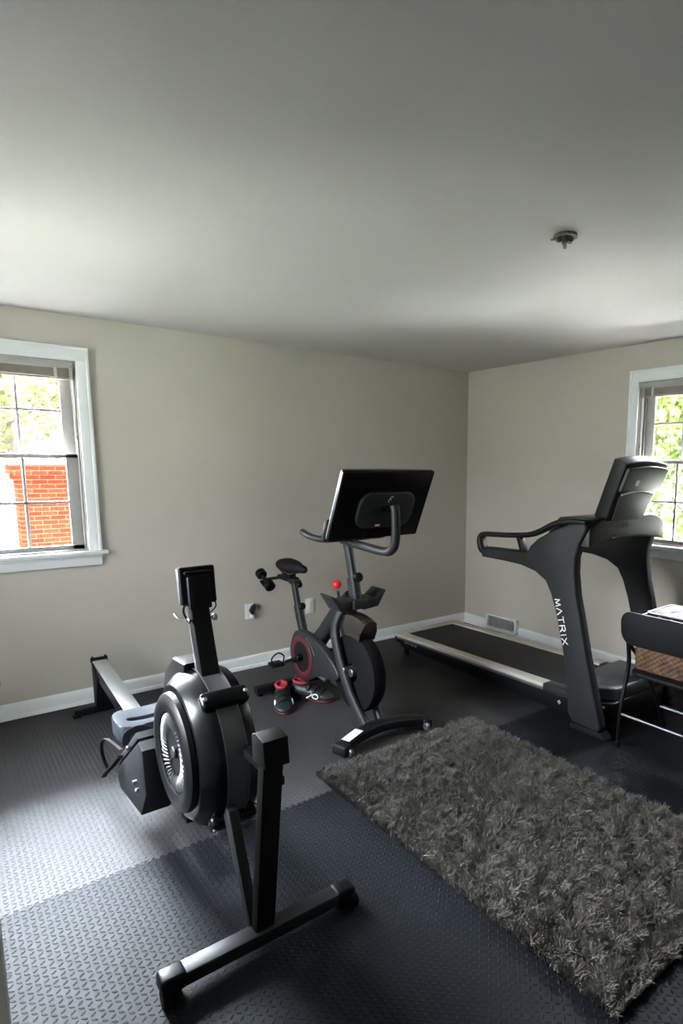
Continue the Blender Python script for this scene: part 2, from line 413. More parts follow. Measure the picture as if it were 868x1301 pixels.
# ------------------------------------------------------------ windows
def window(idx, axis, lo, hi, gside):
    """axis 'y': on the back wall (u = x, depth = +y); axis 'x': on the right wall (u = y, depth = +x)"""
    def P(u, d, z): return (u, d, z) if axis == 'y' else (d, u, z)
    def D(w, d, h): return (w, d, h) if axis == 'y' else (d, w, h)
    um = (lo+hi)/2
    def bx(mb, u0, u1, d0, d1, z0, z1, bev=0.003):
        return mb.box(P((u0+u1)/2, (d0+d1)/2, (z0+z1)/2), D(u1-u0, d1-d0, z1-z0), bev)
    mb = MB()   # interior casing, mitred look with a back band
    c = .062
    bx(mb, lo-c, lo+.006, -.018, 0, ZS-.02, ZT-.004); bx(mb, hi-.006, hi+c, -.018, 0, ZS-.02, ZT-.004)
    bx(mb, lo-c, hi+c, -.018, 0, ZT-.006, ZT+.074)
    bx(mb, lo-c-.004, lo-c+.014, -.026, 0, ZS-.02, ZT+.07); bx(mb, hi+c-.014, hi+c+.004, -.026, 0, ZS-.02, ZT+.07)
    bx(mb, lo-c-.004, hi+c+.004, -.026, 0, ZT+.062, ZT+.078)
    root = struct(mb.build('window_%d' % idx, M['white']))
    mb = MB(); bx(mb, lo-c-.035, hi+c+.035, -.05, .05, ZS-.026, ZS, .006); mb.build('sill', M['white'], root)
    mb = MB(); bx(mb, lo-c, hi+c, -.02, 0, ZS-.095, ZS-.026, .004); bx(mb, lo-c-.004, hi+c+.004, -.028, 0, ZS-.04, ZS-.026); mb.build('apron', M['white'], root)
    mb = MB()   # jamb liner
    bx(mb, lo, lo+.012, 0, .16, ZS, ZT); bx(mb, hi-.012, hi, 0, .16, ZS, ZT); bx(mb, lo, hi, 0, .16, ZT-.012, ZT); bx(mb, lo, hi, 0, .16, ZS-.004, ZS+.01)
    for u in (lo+.012, hi-.012-.012):
        bx(mb, u, u+.012, .012, .034, ZS, ZT); bx(mb, u, u+.012, .062, .078, ZS, ZT); bx(mb, u, u+.012, .108, .125, ZS, ZT)
    mb.build('jamb', M['white2'], root)
    g0, g1 = lo+.088, hi-.088
    third = (g1-g0)/3
    for nm, z0, z1, d, bot in (('upper_sash', 1.588, 2.15, .084, .03), ('lower_sash', 1.008, 1.606, .038, .03)):
        mb = MB(); dd = .024
        bx(mb, lo+.016, g0, d, d+dd, z0, z1); bx(mb, g1, hi-.016, d, d+dd, z0, z1)
        bx(mb, lo+.016, hi-.016, d, d+dd, z1-.024, z1); bx(mb, lo+.016, hi-.016, d, d+dd, z0, z0+(bot if nm[0] == 'l' else .024))
        s = mb.build(nm, M['white2'], root)
        mb = MB(); a, b2 = z0+bot, z1-.024
        for k in (1, 2): bx(mb, g0+third*k-.008, g0+third*k+.008, d+.004, d+dd-.004, a, b2, .002)
        bx(mb, g0, g1, d+.004, d+dd-.004, (a+b2)/2-.008, (a+b2)/2+.008, .002)
        mb.build('muntin', M['white2'], s)
        mb = MB(); bx(mb, g0, g1, d+dd/2-.0015, d+dd/2+.0015, a, b2, 0); mb.build('pane', M['glass'], s)
    mb = MB(); bx(mb, um-.03, um+.03, .018, .04, 1.606, 1.613); mb.cyl(P(um, .028, 1.606), P(um, .028, 1.62), .012); bx(mb, um-.008, um+.04, .02, .03, 1.614, 1.622)
    mb.build('sash_lock', M['white2'], root)
    # outside sill and brickmould
    mb = MB(); bx(mb, lo-.05, hi+.05, .13, .2, ZS-.06, ZS-.004); mb.build('outer_sill', M['white2'], root)
    return root
window(1, 'y', *W1, 0)
window(2, 'x', *W2, 0)

def blind(axis, lo, hi, label):
    def P(u, d, z): return (u, d, z) if axis == 'y' else (d, u, z)
    def D(w, d, h): return (w, d, h) if axis == 'y' else (d, w, h)
    um = (lo+hi)/2; w = hi-lo-.032
    root = thing('window_blind', label, 'blind', P(um, .012, ZT-.012))
    MB().box(P(um, .008, ZT-.034), D(w, .03, .036), .003).build('headrail', M['white2'], root)
    mb = MB()
    for k in range(22):
        mb.box(P(um+random.uniform(-.001, .001), .008, ZT-.056-k*.0023), D(w-.012, .027, .0012))
    mb.build('slat_stack', M['blind'], root)
    MB().box(P(um, .008, ZT-.113), D(w-.012, .026, .010), .002).build('bottom_rail', M['blind'], root)
    mb = MB()
    for k in (.12, .5, .88): MB().box(P(lo+.016+w*k, -.0075, ZT-.082), D(.016, .001, .06)).build('ladder_tape', M['cord'], root)
    e = hi-.04 if axis == 'y' else hi-.05
    mb = MB()
    mb.tube([P(e, -.012, ZT-.05), P(e+.002, -.012, ZT-.25), P(e+.012, -.008, ZT-.44)], .002, 6, sm=4)
    mb.tube([P(e+.01, -.012, ZT-.05), P(e+.008, -.012, ZT-.25), P(e+.014, -.008, ZT-.44)], .002, 6, sm=4)
    c = mb.build('lift_cord', M['cord'], root)
    q = P(e+.013, -.008, ZT-.455); MB().cyl(q, (q[0], q[1], q[2]-.022), .005, 10, .0015).build('cord_tassel', M['blind'], c)
u0, u1 = W4
mb = MB()   # unseen window added left of the camera for more daylight
for a, b_ in ((u0-.06, u0+.03), ((u0+u1)/2-.04, (u0+u1)/2+.04), (u1-.03, u1+.06)): mb.box((X0-.04, (a+b_)/2, 1.525), (.14, b_-a, 1.37), .004)
for a, b_ in ((.84, .93), (2.12, 2.21)): mb.box((X0-.04, (u0+u1)/2, (a+b_)/2), (.14, u1-u0+.12, b_-a), .004)
wn = struct(mb.build('window_3', M['white']))
for c_ in (.25, .75):
    uc = u0+(u1-u0)*c_; mb = MB(); mb.box((X0-.07, uc, 1.525), (.04, .6, .05), .003); s_ = mb.build('sash', M['white2'], wn)
    MB().box((X0-.07, uc, 1.525), (.003, .63, 1.2)).build('pane', M['glass'], s_)
for i, (u0, u1) in enumerate(W3):
    mb = MB()
    for a, b_ in ((u0-.06, u0+.03), (u1-.03, u1+.06)): mb.box(((a+b_)/2, Y0-.04, 1.525), (b_-a, .14, 1.37), .004)
    for a, b_ in ((.84, .93), (2.12, 2.21)): mb.box(((u0+u1)/2, Y0-.04, (a+b_)/2), (u1-u0+.12, .14, b_-a), .004)
    wn = struct(mb.build('window_%d' % (i+3), M['white']))
    mb = MB(); mb.box(((u0+u1)/2, Y0-.07, 1.525), (.05, .04, 1.2), .003); mb.box(((u0+u1)/2, Y0-.07, 1.525), (u1-u0, .04, .05), .003); mb.build('sash', M['white2'], wn)
    MB().box(((u0+u1)/2, Y0-.07, 1.525), (u1-u0-.05, .003, 1.2)).build('pane', M['glass'], wn)
blind('y', *W1, 'raised mini blind in the left window above the view of the brick chimney')
blind('x', *W2, 'raised mini blind in the right window behind the treadmill console')

# open white door leaf, just cutting the lower left corner
d = struct(MB().box((-4.01, -2.66, 1.03), (.04, .78, 2.0), .003).build('door_1', M['white']))
mb = MB()
for z in (.55, 1.45):
    for xx in (-3.989, -4.031): mb.box((xx, -2.66, z), (.006, .54, .6), .002)
mb.build('door_panel', M['white'], d)
mb = MB(); mb.cyl((-4.07, -2.34, .95), (-3.95, -2.34, .95), .01); mb.sphere((-3.945, -2.34, .95), .027); mb.sphere((-4.075, -2.34, .95), .027)
mb.build('door_handle', M['brass'], d)

# ------------------------------------------------------------ rubber mats
def toothed(x0, x1, y, amp=.012, step=.03):
    pts = []; n = int((x1-x0)/step)
    for i in range(n):
        xa = x0+i*step
        pts += [(xa, y-amp/2), (xa+step*.12, y+amp/2), (xa+step*.5, y+amp/2), (xa+step*.62, y-amp/2)]
    pts.append((x1, y-amp/2)); return pts
SE = -1.955
seam = toothed(X0+.03, -.03, SE)
mb = MB(); pts = [(X0+.03, -.036), (-.03, -.036)]; pts = seam+[(-.03, -.036), (X0+.03, -.036)]
tag(mb.prism(pts, 'z', -.01, 0.0).build('rubber_floor_mat', M['mat_far']), 'black tread-plate rubber mat running along the window wall behind the toothed seam', 'mat', 'rubber gym mats')
mb = MB(); pts = [(X0+.03, Y0+.03), (-.03, Y0+.03)]+[(p[0], p[1]-.002) for p in seam[::-1]]
tag(mb.prism(pts, 'z', -.01, 0.0).build('rubber_floor_mat', M['mat_near']), 'black tread-plate rubber mat with painted-in blue sky sheen under the rower front foot, nearest the camera', 'mat', 'rubber gym mats')

# ------------------------------------------------------------ shag rug
RX0, RX1, RY0, RY1 = -2.665, -1.60, -3.53, -1.80
rug = thing('shag_rug', 'charcoal grey shaggy area rug lying on the black rubber mat', 'rug', ((RX0+RX1)/2, (RY0+RY1)/2, 0))
MB().prism(rrect((RX0+RX1)/2, (RY0+RY1)/2, RX1-RX0-.02, RY1-RY0-.02, .03), 'z', 0, .012, .003).build('backing', M['rugb'], rug)
n = 150000
px = rng.uniform(RX0, RX1, n); py = rng.uniform(RY0, RY1, n)
def fld(x, y, s, k):
    r = np.random.default_rng(s); v = 0
    for i in range(7):
        a, b, c = r.uniform(-k, k), r.uniform(-k, k), r.uniform(0, 6.28); v = v+np.sin(a*x+b*y+c)
    return v/7**.5
la = fld(px, py, 1, 75)*2.2+fld(px, py, 2, 14)*1.0+rng.normal(0, .95, n); lm = .48+.38*fld(px, py, 3, 95)
hgt = (.030+.007*fld(px, py, 4, 80)+rng.uniform(-.006, .006, n))
lean = np.clip(lm, .1, 1.3)*hgt*1.05
dx = np.cos(la)*lean+rng.normal(0, .006, n); dy = np.sin(la)*lean+rng.normal(0, .006, n)
wa = rng.uniform(0, 2*PI, n); wx, wy = np.cos(wa)*.0018, np.sin(wa)*.0018
z = np.full(n, .010)
V = np.stack([np.stack([px-wx, py-wy, z], 1), np.stack([px+wx, py+wy, z], 1),
              np.stack([px+dx*.35+wx, py+dy*.35+wy, z+hgt*.62], 1), np.stack([px+dx*.35-wx, py+dy*.35-wy, z+hgt*.62], 1),
              np.stack([px+dx, py+dy, z+hgt*.92], 1)], 1).reshape(-1, 3)
V[:, 2] = np.maximum(V[:, 2], .003)
b0 = np.arange(n)*5
tag(raw('pile', V, [np.stack([b0, b0+1, b0+2, b0+3], 1), np.stack([b0+3, b0+2, b0+4], 1)], M['rug'], rug), kind='stuff')

# ------------------------------------------------------------ lettering from strokes
GL = {'M': [[(0, 0), (.12, 1), (.5, .1), (.88, 1), (1, 0)]], 'A': [[(0, 0), (.5, 1), (1, 0)]], 'T': [[(0, 1), (1, 1)], [(.5, 1), (.5, 0)]],
      'R': [[(.05, 0), (.05, 1), (.75, 1), (.9, .78), (.75, .5), (.05, .5)], [(.5, .5), (.95, 0)]], 'I': [[(.5, 0), (.5, 1)]],
      'X': [[(0, 0), (1, 1)], [(0, 1), (1, 0)]]}
def lettering(mb, word, org, ux, uy, un, size, w, gap=.45, widths=None):
    """flat-sided raised strokes; org start, ux reading direction, uy letter up, un outward"""
    org, ux, uy, un = map(Vector, (org, ux, uy, un)); x = 0
    for ch in word:
        cw = .3 if ch == 'I' else 1.0
        for st in GL[ch]:
            for a, b in zip(st, st[1:]):
                fa = lambda p: org+ux*(x+p[0]*cw)*size+uy*p[1]*size
                mb.bar(fa(a)+un*.0006, fa(b)+un*.0006, w, .0012, 0, up=un)
        x += cw+gap
    return mb

# ------------------------------------------------------------ rowing machine
RXc = -3.31
rw = thing('rowing_machine', 'black indoor rowing machine with silver-banded flywheel and long grey rail', 'rowing machine', (RXc, -1.45, 0))
yc, zc, R0 = -2.185, .53, .285
# housing
mb = MB()
prof = [(-.115, .02), (-.115, .205), (-.108, .215), (-.108, .238), (-.075, .272), (-.05, R0), (-.036, R0+.004), (-.036, R0-.01), (.036, R0-.01), (.036, R0+.004), (.05, R0), (.08, .27), (.095, .23), (.095, .02)]
mb.lathe(prof, (RXc, yc, zc), 'x', 72)
# chain housing leading back and front
hs = mb.build('flywheel_housing', M['gloss'], rw)
MB().lathe([(-.035, R0-.008), (-.035, R0+.001), (.035, R0+.001), (.035, R0-.008)], (RXc, yc, zc), 'x', 72, closed=True).build('perforated_band', M['bandm'], rw)
mb = MB()
for s in (-1, 1): mb.lathe([(s*.0365-.0015, R0+.002), (s*.0365-.0015, R0+.006), (s*.0365+.0015, R0+.006), (s*.0365+.0015, R0+.002)], (RXc, yc, zc), 'x', 72, closed=True)
mb.build('band_trim', M['silver'], rw)
# side cover with vents
cv = MB().lathe([(-.116, .146), (-.132, .148), (-.142, .165), (-.140, .195), (-.128, .212), (-.112, .216)], (RXc, yc, zc), 'x', 64).build('side_cover', M['blk'], rw)
MB().lathe([(-.117, .003), (-.117, .146)], (RXc, yc, zc), 'x', 48).build('vent_recess', M['rubber'], cv)
mb = MB()
for k in range(44):
    a = 2*PI*k/44; p = lambda r, aa, x: (RXc+x, yc+r*math.cos(aa), zc+r*math.sin(aa))
    mb.tube([p(.085, a, -.124), p(.11, a+.12, -.131), p(.142, a+.17, -.128)], [.0012, .0045, .0025], 6, sm=3)
mb.build('vent_slats', M['silver'], cv)
mb = MB(); mb.cyl((RXc-.13, yc, zc), (RXc-.11, yc, zc), .022, 20, .004)
for a in (2.35, -.75): mb.bar((RXc-.122, yc+.022*math.cos(a), zc+.022*math.sin(a)), (RXc-.122, yc+.096*math.cos(a), zc+.096*math.sin(a)), .003, .003)
mb.build('cover_hub', M['grey'], cv)
# clamps round the band
for a, L in ((.90, 0), (-.72, 0)):
    aa = PI+a if False else PI-a
    ca, sa = math.cos(aa), math.sin(aa)
    c = Vector((RXc, yc+(R0+.008)*ca, zc+(R0+.008)*sa))
    c2 = Matrix.Rotation(math.atan2(sa, ca), 4, 'X')
    o = MB().box(c, (.165, .045, .062), .016, Matrix.Rotation(math.atan2(sa, ca), 4, 'X'), 3).build('housing_clamp', M['gloss'], rw)
    for s in (-1, 1): MB().cyl(c+Vector((s*.070, 0.016*ca, .016*sa)), c+Vector((s*.070, .026*ca, .026*sa)), .008, 10, .002).build('clamp_bolt', M['silver'], o)
# octagonal chain cover behind the drum
mb = MB(); mb.prism([(yc+.02, zc+.31), (yc+.16, zc+.30), (yc+.27, zc+.22), (yc+.33, zc+.08), (yc+.34, zc-.12), (yc+.16, zc-.24), (yc+.1, zc)], 'x', RXc-.07, RXc+.06, .012)
mb.build('chain_cover', M['blk'], rw)
# front leg
fl = MB(); fl.bar((RXc, -2.625, .045), (RXc, -2.735, .72), .088, .045, .006, up=(1, 0, 0)) if False else fl.prism([(-2.615, .04), (-2.655, .04), (-2.765, .70), (-2.725, .70)], 'x', RXc-.036, RXc+.028, .004)
fl.build('front_leg', M['blkm'], rw)
MB().prism([(-2.79, .685), (-2.70, .68), (-2.70, .765), (-2.725, .776), (-2.78, .765)], 'x', RXc-.044, RXc+.036, .005).build('leg_cap', M['blkm'], rw)
mb = MB(); mb.box((RXc+.03, -2.60, .60), (.03, .26, .03), .004); mb.build('head_tube', M['blk'], rw)
MB().prism([(-2.60, .05), (-2.63, .05), (-2.47, .40), (-2.40, .42), (-2.43, .34)], 'x', RXc-.040, RXc-.005, .004).build('leg_brace', M['grey'], rw)
fb = MB().box((RXc, -2.645, .052), (.60, .062, .045), .006).build('front_crossbar', M['grey'], rw)
for s in (-1, 1):
    c = MB(); c.box((RXc+s*.29, -2.645, .053), (.075, .068, .052), .012, seg=3); c.build('end_cap', M['blk'], fb)
    MB().cyl((RXc+s*.315-.013, -2.672, .027), (RXc+s*.315+.013, -2.672, .027), .027, 18, .004).build('caster_wheel', M['rubber'], fb)
    MB().box((RXc+s*.29, -2.63, .012), (.05, .045, .024), .004).build('rubber_foot', M['rubber'], fb)
# rail
def rz(y): return .325+(y+.22)*(.325-.262)/(.88)
mb = MB()
mb.prism([(-.20, rz(-.2)), (-1.98, rz(-1.98)), (-1.98, rz(-1.98)-.085), (-.20, rz(-.2)-.085)], 'x', RXc-.036, RXc+.036, .003)
rail = mb.build('slide_rail', M['blk'], rw)
MB().prism([(-.205, rz(-.205)+.003), (-1.92, rz(-1.92)+.003), (-1.92, rz(-1.92)), (-.205, rz(-.205))], 'x', RXc-.041, RXc+.041, .001).build('rail_top', M['alu'], rail)
mb = MB(); mb.box((RXc, -.198, rz(-.2)+.006), (.096, .016, .03), .003)
for s in (-1, 1): mb.box((RXc+s*.036, -.198, rz(-.2)+.022), (.012, .02, .014), .003)
mb.build('rail_stop', M['blkm'], rail)
mb = MB(); mb.prism([(-.205, .32), (-.36, .255), (-.26, .04), (-.205, .04)], 'x', RXc-.045, RXc+.045, .003); mb.build('rear_leg', M['blkm'], rw)
mb = MB(); mb.box((RXc, -.232, .03), (.33, .055, .04), .008); rf = mb.build('rear_crossbar', M['blk'], rw)
for s in (-1, 1): MB().box((RXc+s*.15, -.232, .006), (.04, .05, .012), .002).build('rubber_foot', M['rubber'], rf)
# seat with long cut-out, on a roller carriage
ys = -1.33; zt = .350
def seat_mesh():
    bm = bmesh.new(); nx, ny = 44, 34; hw, hd = .158, .118
    def inside(u, v):  # rounded outline, waisted towards the middle front
        X, Y = u*hw, v*hd
        lim = hd*(1-.20*math.exp(-(X/.06)**2)) if Y < 0 else hd
        q = (abs(X)/hw)**4+(abs(Y)/lim)**4
        slot = ((abs(X)/.088)**4+((Y+.005)/.021)**4) < 1
        return q <= 1 and not slot
    return inside
ol = smooth2([(-.155, -.03), (-.148, -.10), (-.09, -.118), (-.03, -.098), (.03, -.098), (.09, -.118), (.148, -.10), (.155, -.03), (.15, .05), (.12, .105), (.05, .118), (-.05, .118), (-.12, .105), (-.15, .05)], 4)
slot = [(p[0], p[1]) for p in rrect(0, -.02, .20, .044, .021, 6)]
def ring_solid(mb, outer, inner, cfun, t):
    """slab with a hole: bridge loops by angle"""
    N = 96
    def samp(poly, a, c=(0, 0)):
        d = Vector((math.cos(a), math.sin(a))); best = None
        for i in range(len(poly)):
            p = Vector(poly[i])-Vector(c); q = Vector(poly[(i+1) % len(poly)])-Vector(c); e = q-p
            den = d.x*e.y-d.y*e.x
            if abs(den) < 1e-9: continue
            tt = (p.x*e.y-p.y*e.x)/den; ss = (p.x*d.y-p.y*d.x)/den
            if tt > 0 and -1e-6 <= ss <= 1+1e-6 and (best is None or tt > best): best = tt
        return Vector(c)+d*best
    c = (0, -.02); rings = []
    for k in range(N):
        a = 2*PI*k/N; o_ = samp(outer, a, c); i_ = samp(inner, a, c); row = []
        for f, dz, th in ((0, -t, 0), (0, -.006, 0), (.02, -.001, 0), (.10, 0, 0), (.45, 0, 0), (.8, .0, 0), (.96, -.002, 0), (1, -.010, 0), (1, -t, 0)):
            p = i_.lerp(o_, f) if True else o_
            row.append(mb.bm.verts.new(cfun(p.x, p.y, dz)))
        rings.append(row)
    for k in range(N):
        A, B = rings[k], rings[(k+1) % N]
        for j in range(len(A)): mb.bm.faces.new((A[j], A[(j+1) % len(A)], B[(j+1) % len(A)], B[j]))
mb = MB()
ring_solid(mb, ol, slot, lambda x, y, dz: Vector((RXc+x, ys+y, zt+dz+.018*(abs(x)/.15)**2*(1 if dz > -.03 else .2)+.05*max(0, y-.02)**1)), .062)
st = mb.build('seat', M['seat'], rw)
mb = MB(); mb.box((RXc, ys, rz(ys)+.012), (.09, .15, .02), .003)
for s in (-1, 1):
    for q in (-1, 1): mb.cyl((RXc+s*.045, ys+q*.05, rz(ys)-.01), (RXc+s*.058, ys+q*.05, rz(ys)-.01), .018, 16, .003)
mb.build('seat_carriage', M['blkm'], st)
# foot stretchers
for s in (-1, 1):
    xc = RXc+s*.125
    mb = MB(); mb.prism([(-1.98, .47), (-1.93, .49), (-1.60, .27), (-1.50, .17), (-1.56, .13), (-1.90, .17), (-2.0, .30)], 'x', xc-.06, xc+.055, .008)
    fr = mb.build('foot_stretcher', M['blkm'], rw)
    mb = MB(); mb.prism([(-1.47, .20), (-1.455, .22), (-1.86, .50), (-1.89, .485)], 'x', xc-.05, xc+.05, .004)
    mb.build('footplate', M['grey'], fr)
    mb = MB(); mb.tube([(xc-.055, -1.70, .385), (xc-.045, -1.675, .42), (xc, -1.665, .433), (xc+.045, -1.675, .42), (xc+.055, -1.70, .385)], .008, 8, sm=5, sq=(1.8, .3, 4))
    mb.build('strap', M['rubber'], fr)
    mb = MB(); mb.tube([(xc-.062, -1.60, .30), (xc-.075, -1.50, .22), (xc-.085, -1.40, .15), (xc-.085, -1.33, .10)], .010, 8, sm=5, sq=(1.2, .5, 4)); mb.build('strap_end', M['rubber'], fr)
    mb = MB(); mb.tube([(xc-.055, -1.60, .33), (xc-.085, -1.44, .33), (xc-.09, -1.36, .25), (xc-.075, -1.38, .16), (xc-.05, -1.44, .14)], .004, 8, sm=6, sq=(1.8, .5, 4)); mb.build('heel_loop', M['rubber'], fr)
    for yb_, zb_ in ((-1.80, .42), (-1.90, .28)): MB().cyl((xc-.074, yb_, zb_), (xc-.058, yb_, zb_), .010, 12, .002).build('bolt', M['chrome'], fr)
mb = MB(); mb.box((RXc, -1.80, .29), (.17, .05, .05), .004); mb.cyl((RXc-.20, -1.87, .30), (RXc+.20, -1.87, .30), .009); mb.build('stretcher_axle', M['silver'], rw)
# monitor arm, monitor, cable, bracket
A0, A1 = Vector((RXc, -2.205, .76)), Vector((RXc, -2.14, 1.06))
mb = MB(); mb.bar(A0, A1, .022, .066, .004, up=(0, 1, 0)) if False else mb.prism([(-2.265, .76), (-2.20, .76), (-2.122, 1.045), (-2.165, 1.045)], 'x', RXc-.033, RXc+.033, .005)
mb.build('monitor_arm', M['blk'], rw)
mb = MB(); mb.prism([(-2.195, .77), (-2.118, 1.03), (-2.124, 1.04), (-2.205, .80)], 'x', RXc-.034, RXc-.0325); mb.build('arm_edge', M['silver'], rw)
mo = MB().box((RXc+.004, -2.13, 1.118), (.128, .028, .138), .007, Matrix.Rotation(-.12, 4, 'X'), 3).build('monitor', M['blkm'], rw)
MB().box((RXc+.004, -2.114, 1.125), (.10, .003, .09), .001, Matrix.Rotation(-.12, 4, 'X')).build('display', M['screen'], mo)
mb = MB(); mb.box((RXc+.002, -2.154, 1.095), (.080, .028, .12), .006, Matrix.Rotation(-.12, 4, 'X'), 2); mb.box((RXc+.004, -2.15, 1.168), (.10, .012, .012), .004); mb.build('monitor_back', M['blkm'], mo)
mb = MB(); mb.box((RXc-.061, -2.126, 1.118), (.003, .024, .128), .001, Matrix.Rotation(-.12, 4, 'X')); mb.build('monitor_edge', M['silver'], mo)
mb = MB(); mb.cyl((RXc-.055, -2.172, 1.00), (RXc+.05, -2.172, 1.00), .0055); mb.cyl((RXc+.04, -2.172, 1.00), (RXc+.056, -2.172, 1.00), .013, 14, .003); mb.cyl((RXc-.05, -2.172, 1.00), (RXc-.04, -2.172, 1.00), .013, 14, .003)
mb.tube([(RXc-.045, -2.16, 1.0), (RXc-.07, -2.14, 1.005), (RXc-.078, -2.12, 1.02)], .005, 8, sm=4)
mb.build('pivot_bolt', M['silver'], rw)
mb = MB(); mb.tube([(RXc-.035, -2.16, 1.055), (RXc-.052, -2.155, 1.05), (RXc-.056, -2.155, 1.03), (RXc-.05, -2.16, 1.01), (RXc-.035, -2.165, 1.0)], .004, 8, sm=4)
mb.build('cable', M['rubber'], rw)
mb = MB(); mb.tube([(RXc+.03, -2.15, 1.065), (RXc+.055, -2.16, 1.055), (RXc+.055, -2.165, 1.035), (RXc+.034, -2.17, 1.02)], .0025, 8, sm=4); mb.build('cable', M['rubber'], rw)


# ------------------------------------------------------------ exercise bike
BX = -2.165
bk = thing('exercise_bike', 'black spin bike with large rear-facing tablet screen by the taupe wall', 'exercise bike', (BX, -1.1, 0))
# feet
mb = MB(); mb.tube([(BX-.30, -1.70, .045), (BX-.18, -1.655, .062), (BX, -1.635, .075), (BX+.18, -1.655, .062), (BX+.30, -1.70, .045)], .03, 14, sm=6, sq=(1.45, 1.0, 4), up=(0, 1, 0))
ff = mb.build('front_foot', M['blk'], bk)
for s in (-1, 1):
    MB().box((BX+s*.288, -1.695, .046), (.055, .105, .06), .014, Matrix.Rotation(-s*.28, 4, 'Z'), 3).build('end_cap', M['blkm'], ff)
    MB().cyl((BX+s*.262-.012, -1.742, .035), (BX+s*.262+.012, -1.742, .035), .022, 18, .004).build('transport_wheel', M['silver'], ff)
    MB().cyl((BX+s*.27, -1.70, 0), (BX+s*.27, -1.70, .03), .022, 16, .003).build('levelling_foot', M['rubber'], ff)
MB().box((BX-.205, -1.672, .0925), (.12, .055, .003), .001, Matrix.Rotation(.33, 4, 'Z') @ Matrix.Rotation(-.12, 4, 'Y')).build('warning_label', M['label'], ff)
mb = MB(); mb.tube([(BX-.30, -.60, .045), (BX-.15, -.62, .055), (BX, -.63, .06), (BX+.15, -.62, .055), (BX+.30, -.60, .045)], .028, 14, sm=6, sq=(1.5, .9, 4), up=(0, 1, 0))
rf = mb.build('rear_foot', M['blk'], bk)
for s in (-1, 1): MB().cyl((BX+s*.27, -.60, 0), (BX+s*.27, -.60, .03), .022, 16, .003).build('levelling_foot', M['rubber'], rf)
# main frame
mb = MB()
mb.tube([(BX, -1.36, .775), (BX, -1.22, .67), (BX, -1.03, .50), (BX, -.90, .38), (BX, -.80, .28)], [.05, .052, .045, .05, .05], 16, sm=6, sq=(.9, 1.1, 3))
mb.tube([(BX, -.86, .31), (BX, -.80, .2), (BX, -.70, .10), (BX, -.63, .065)], [.045, .04, .036, .034], 14, sm=5, sq=(1, 1, 3))
mb.tube([(BX, -.86, .30), (BX, -1.05, .22), (BX, -1.22, .20)], [.035, .03, .025], 12, sm=4, sq=(1, 1, 3))
mb.tube([(BX, -.72, .40), (BX, -.79, .31), (BX, -.86, .28)], [.04, .045, .05], 12, sm=4)
fr = mb.build('frame', M['bike'], bk)
MB().cyl((BX-.06, -1.0, .225), (BX-.06, -1.13, .215), .014, 14, .003).build('frame_peg', M['silver'], fr)
# fork blades on both sides of the flywheel
for s in (-1, 1):
    mb = MB(); mb.tube([(BX+s*.012, -1.33, .745), (BX+s*.05, -1.285, .67), (BX+s*.074, -1.275, .57), (BX+s*.078, -1.34, .40), (BX+s*.07, -1.44, .22), (BX+s*.055, -1.56, .07)], [.022, .026, .026, .026, .026, .03], 14, sm=7, sq=(.8, 1.2, 3))
    f = mb.build('fork_blade', M['bike'], bk)
# flywheel
fy, fz, FR = -1.415, .34, .205
mb = MB(); mb.lathe([(-.02, .02), (-.024, .15), (-.034, .165), (-.038, FR-.006), (-.03, FR), (.03, FR), (.038, FR-.006), (.034, .165), (.024, .15), (.02, .02)], (BX, fy, fz), 'x', 64)
fw = mb.build('flywheel', M['gloss'], bk)
mb = MB(); mb.cyl((BX-.09, fy+.03, fz+.02), (BX+.09, fy+.03, fz+.02), .016, 16, .003); mb.cyl((BX-.058, fy, fz), (BX+.058, fy, fz), .026, 24, .004); mb.build('hub', M['silver'], fw)
mb = MB(); mb.lathe([(-.055, .225), (-.058, .285), (-.04, .345), (-.015, .36), (.015, .36), (.04, .345), (.058, .285), (.055, .225)], (BX, fy, fz), 'x', 28, closed=True, a0=1.15, a1=1.98)
mb.build('fender', M['fender'], bk)
mb = MB(); mb.lathe([(-.046, .055), (-.046, .205), (-.040, .228), (-.02, .236), (.02, .236), (.040, .228), (.046, .205), (.046, .055)], (BX, fy, fz), 'x', 56)
mb.build('wheel_shroud', M['rubber'], bk)
# belt guard (drive side) with red ring inside
gy, gz = -.86, .305
guard = smooth2([(gy+.03, gz+.17), (gy+.12, gz+.13), (gy+.175, gz), (gy+.12, gz-.125), (gy, gz-.172), (gy-.12, gz-.12), (gy-.24, gz-.07), (gy-.40, gz-.055), (gy-.46, gz+.0), (gy-.34, gz+.09), (gy-.15, gz+.16)], 5)
mb = MB(); mb.prism(guard, 'x', BX-.085, BX-.035, .012, 3); gd = mb.build('belt_guard', M['bike'], bk)
mb = MB(); mb.lathe([(-.088, .10), (-.091, .105), (-.091, .138), (-.088, .142)], (BX, gy, gz), 'x', 48); mb.build('red_ring', M['dred'], gd)
mb = MB(); mb.lathe([(-.0865, .004), (-.0885, .06), (-.0885, .10)], (BX, gy, gz), 'x', 40); mb.build('guard_disc', M['blkm'], gd)
mb = MB(); mb.tube([(BX-.09, gy-.075, gz+.145), (BX-.09, gy-.14, gz+.105), (BX-.09, gy-.19, gz+.05)], .004, 6, sm=4); mb.build('guard_trim', M['chrome'], gd)
